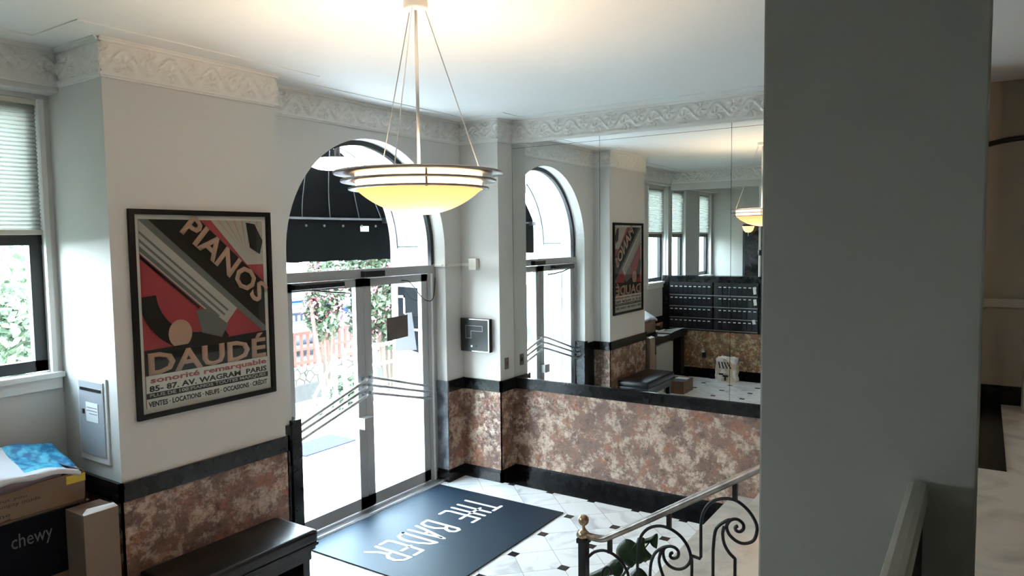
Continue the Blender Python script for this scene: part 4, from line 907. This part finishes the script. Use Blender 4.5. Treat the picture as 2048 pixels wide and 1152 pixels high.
# next bays up the flight repeat the pattern
for k in (1, 2):
    d = (-.345*k, .221*k)
    iron('scroll', [(y+d[0], z+d[1]) for y, z in PT['B1']]); iron('scroll', [(y+d[0], z+d[1]) for y, z in PT['B2']], 1)
for y, z0, z1 in ((1.687, .862, .955), (1.345, 1.078, 1.175), (1.003, 1.292, 1.398), (.66, 1.51, 1.60)): bar(y, z0, z1, 'spacer')

# ------------------------------------------------------------------ potted plant behind the railing
t = thing('potted_plant', 'dark green broad-leaved plant in a pot behind the stair newel', 'plant', (3.82, 2.0, 0))
bm = bmesh.new(); lathe(bm, [(0, 0), (.09, 0), (.13, .22), (.14, .22), (.14, .25), (.12, .25), (.115, .21), (0, .21)], (3.82, 2.0, 0), 28); obj('pot', bm, M['terracotta'], t, True)
bm = bmesh.new(); lathe(bm, [(0, .225), (.118, .225)], (3.82, 2.0, 0), 24); obj('soil', bm, M['soil'], t)
XP = 3.75
def leafm(tip, base, wd, nrm, curl=.02):
    tip, base, nrm = Vector(tip), Vector(base), Vector(nrm).normalized(); ax = (tip-base); L = ax.length; ax.normalize(); sd = ax.cross(nrm).normalized(); nrm = sd.cross(ax)
    bm = bmesh.new(); n = 12; G = []
    for i in range(n+1):
        u = i/n; wdt = wd*(math.sin(PI*min(1, u*1.0+.12))**.8)*(1-u)**.25 if u < 1 else 0
        wdt = wd*max(0.0, math.sin(PI*(u**.62)))*1.0 if 0 < u < 1 else 0.004
        row = []
        for j in range(-3, 4):
            s_ = j/3; back = -.10*L*abs(s_)*(1-u) ; row.append(bm.verts.new(base+ax*(L*u+back)+sd*wdt*s_+nrm*(curl*(s_*s_)-.15*L*u*u*0.6)))
        G.append(row)
    for a, b in zip(G, G[1:]):
        for j in range(6): bm.faces.new((a[j], a[j+1], b[j+1], b[j]))
    r_ = bmesh.ops.extrude_face_region(bm, geom=bm.faces[:])
    for g_ in r_['geom']:
        if isinstance(g_, bmesh.types.BMVert): g_.co -= nrm*.0015
    return bm
leaves = [([(1.71, .821), (1.685, .822), (1.66, .813), (1.645, .822), (1.622, .80), (1.612, .755), (1.635, .722), (1.66, .715), (1.683, .69), (1.717, .701), (1.751, .715), (1.758, .756), (1.741, .791)], 3.74, (1.69, .76)),
          ([(1.65, .83), (1.63, .838), (1.615, .833), (1.612, .792), (1.575, .758), (1.594, .738), (1.64, .728), (1.66, .78)], 3.775, (1.63, .78)),
          ([(1.62, .835), (1.585, .852), (1.552, .876), (1.549, .84), (1.555, .803), (1.569, .822), (1.585, .828), (1.614, .815)], 3.80, (1.58, .838)),
          ([(1.947, .566), (1.90, .60), (1.83, .648), (1.79, .688), (1.761, .70), (1.741, .705), (1.736, .66), (1.745, .63), (1.765, .612), (1.80, .618), (1.823, .60), (1.88, .56)], 3.72, (1.79, .65)),
          ([(1.70, .60), (1.66, .64), (1.62, .62), (1.60, .57), (1.64, .53), (1.69, .55)], 3.80, (1.65, .59))]
for P, xq, cc in leaves:
    bm = bmesh.new(); P = [(cc[0]+(y-cc[0])*1.28, cc[1]+(z-cc[1])*1.28) for y, z in P]; rg = smooth([(xq, y, z) for y, z in P]+[(xq, *P[0])], 4)[:-1]; cv = Vector((xq, *cc)); loops = []
    for k, (f_, dx) in enumerate(((1, .03), (.66, .010), (.33, .002))):
        loops.append([bm.verts.new(cv+(q-cv)*f_+Vector((dx, 0, 0))) for q in rg])
    n_ = len(rg); c0 = bm.verts.new(cv+Vector((.006, 0, 0)))
    for a, b in zip(loops, loops[1:]):
        for i in range(n_): bm.faces.new((a[i], a[(i+1) % n_], b[(i+1) % n_], b[i]))
    for i in range(n_): bm.faces.new((loops[-1][i], loops[-1][(i+1) % n_], c0))
    r_ = bmesh.ops.extrude_face_region(bm, geom=bm.faces[:])
    for g_ in r_['geom']:
        if isinstance(g_, bmesh.types.BMVert): g_.co.x += .0015
    obj('leaf', bm, M['leaf'], t, True)
    bs = (xq+.012, cc[0], cc[1]); bm = bmesh.new(); tube(bm, smooth([(3.82, 2.0, .22), ((3.82+bs[0])/2, (2.0+bs[1])/2-.02, (.22+bs[2])/2+.03), bs], 5), .004, 6); obj('stem', bm, M['leaf'], t, True)

# ------------------------------------------------------------------ guard rail beside the pillar (camera landing)
t = thing('guard_rail', 'dim grey guard rail running into the grey pillar in the foreground', 'railing', (.6, .075, LAND))
bm = bmesh.new(); box(bm, -.6, 1.30, .066, .094, 2.162, 2.205, bev=.009); obj('cap', bm, M['grey'], t)
bm = bmesh.new(); box(bm, -.6, 1.30, .072, .088, LAND+.08, 2.165); obj('infill_panel', bm, mat('matt_black_panel', (.004, .004, .004), .9), t)
bm = bmesh.new(); box(bm, -.6, -.56, .068, .092, LAND, 2.16); obj('post', bm, M['iron'], t); obj('post', BX(1.26, 1.30, .068, .092, LAND, LAND+.1), M['iron'], t)
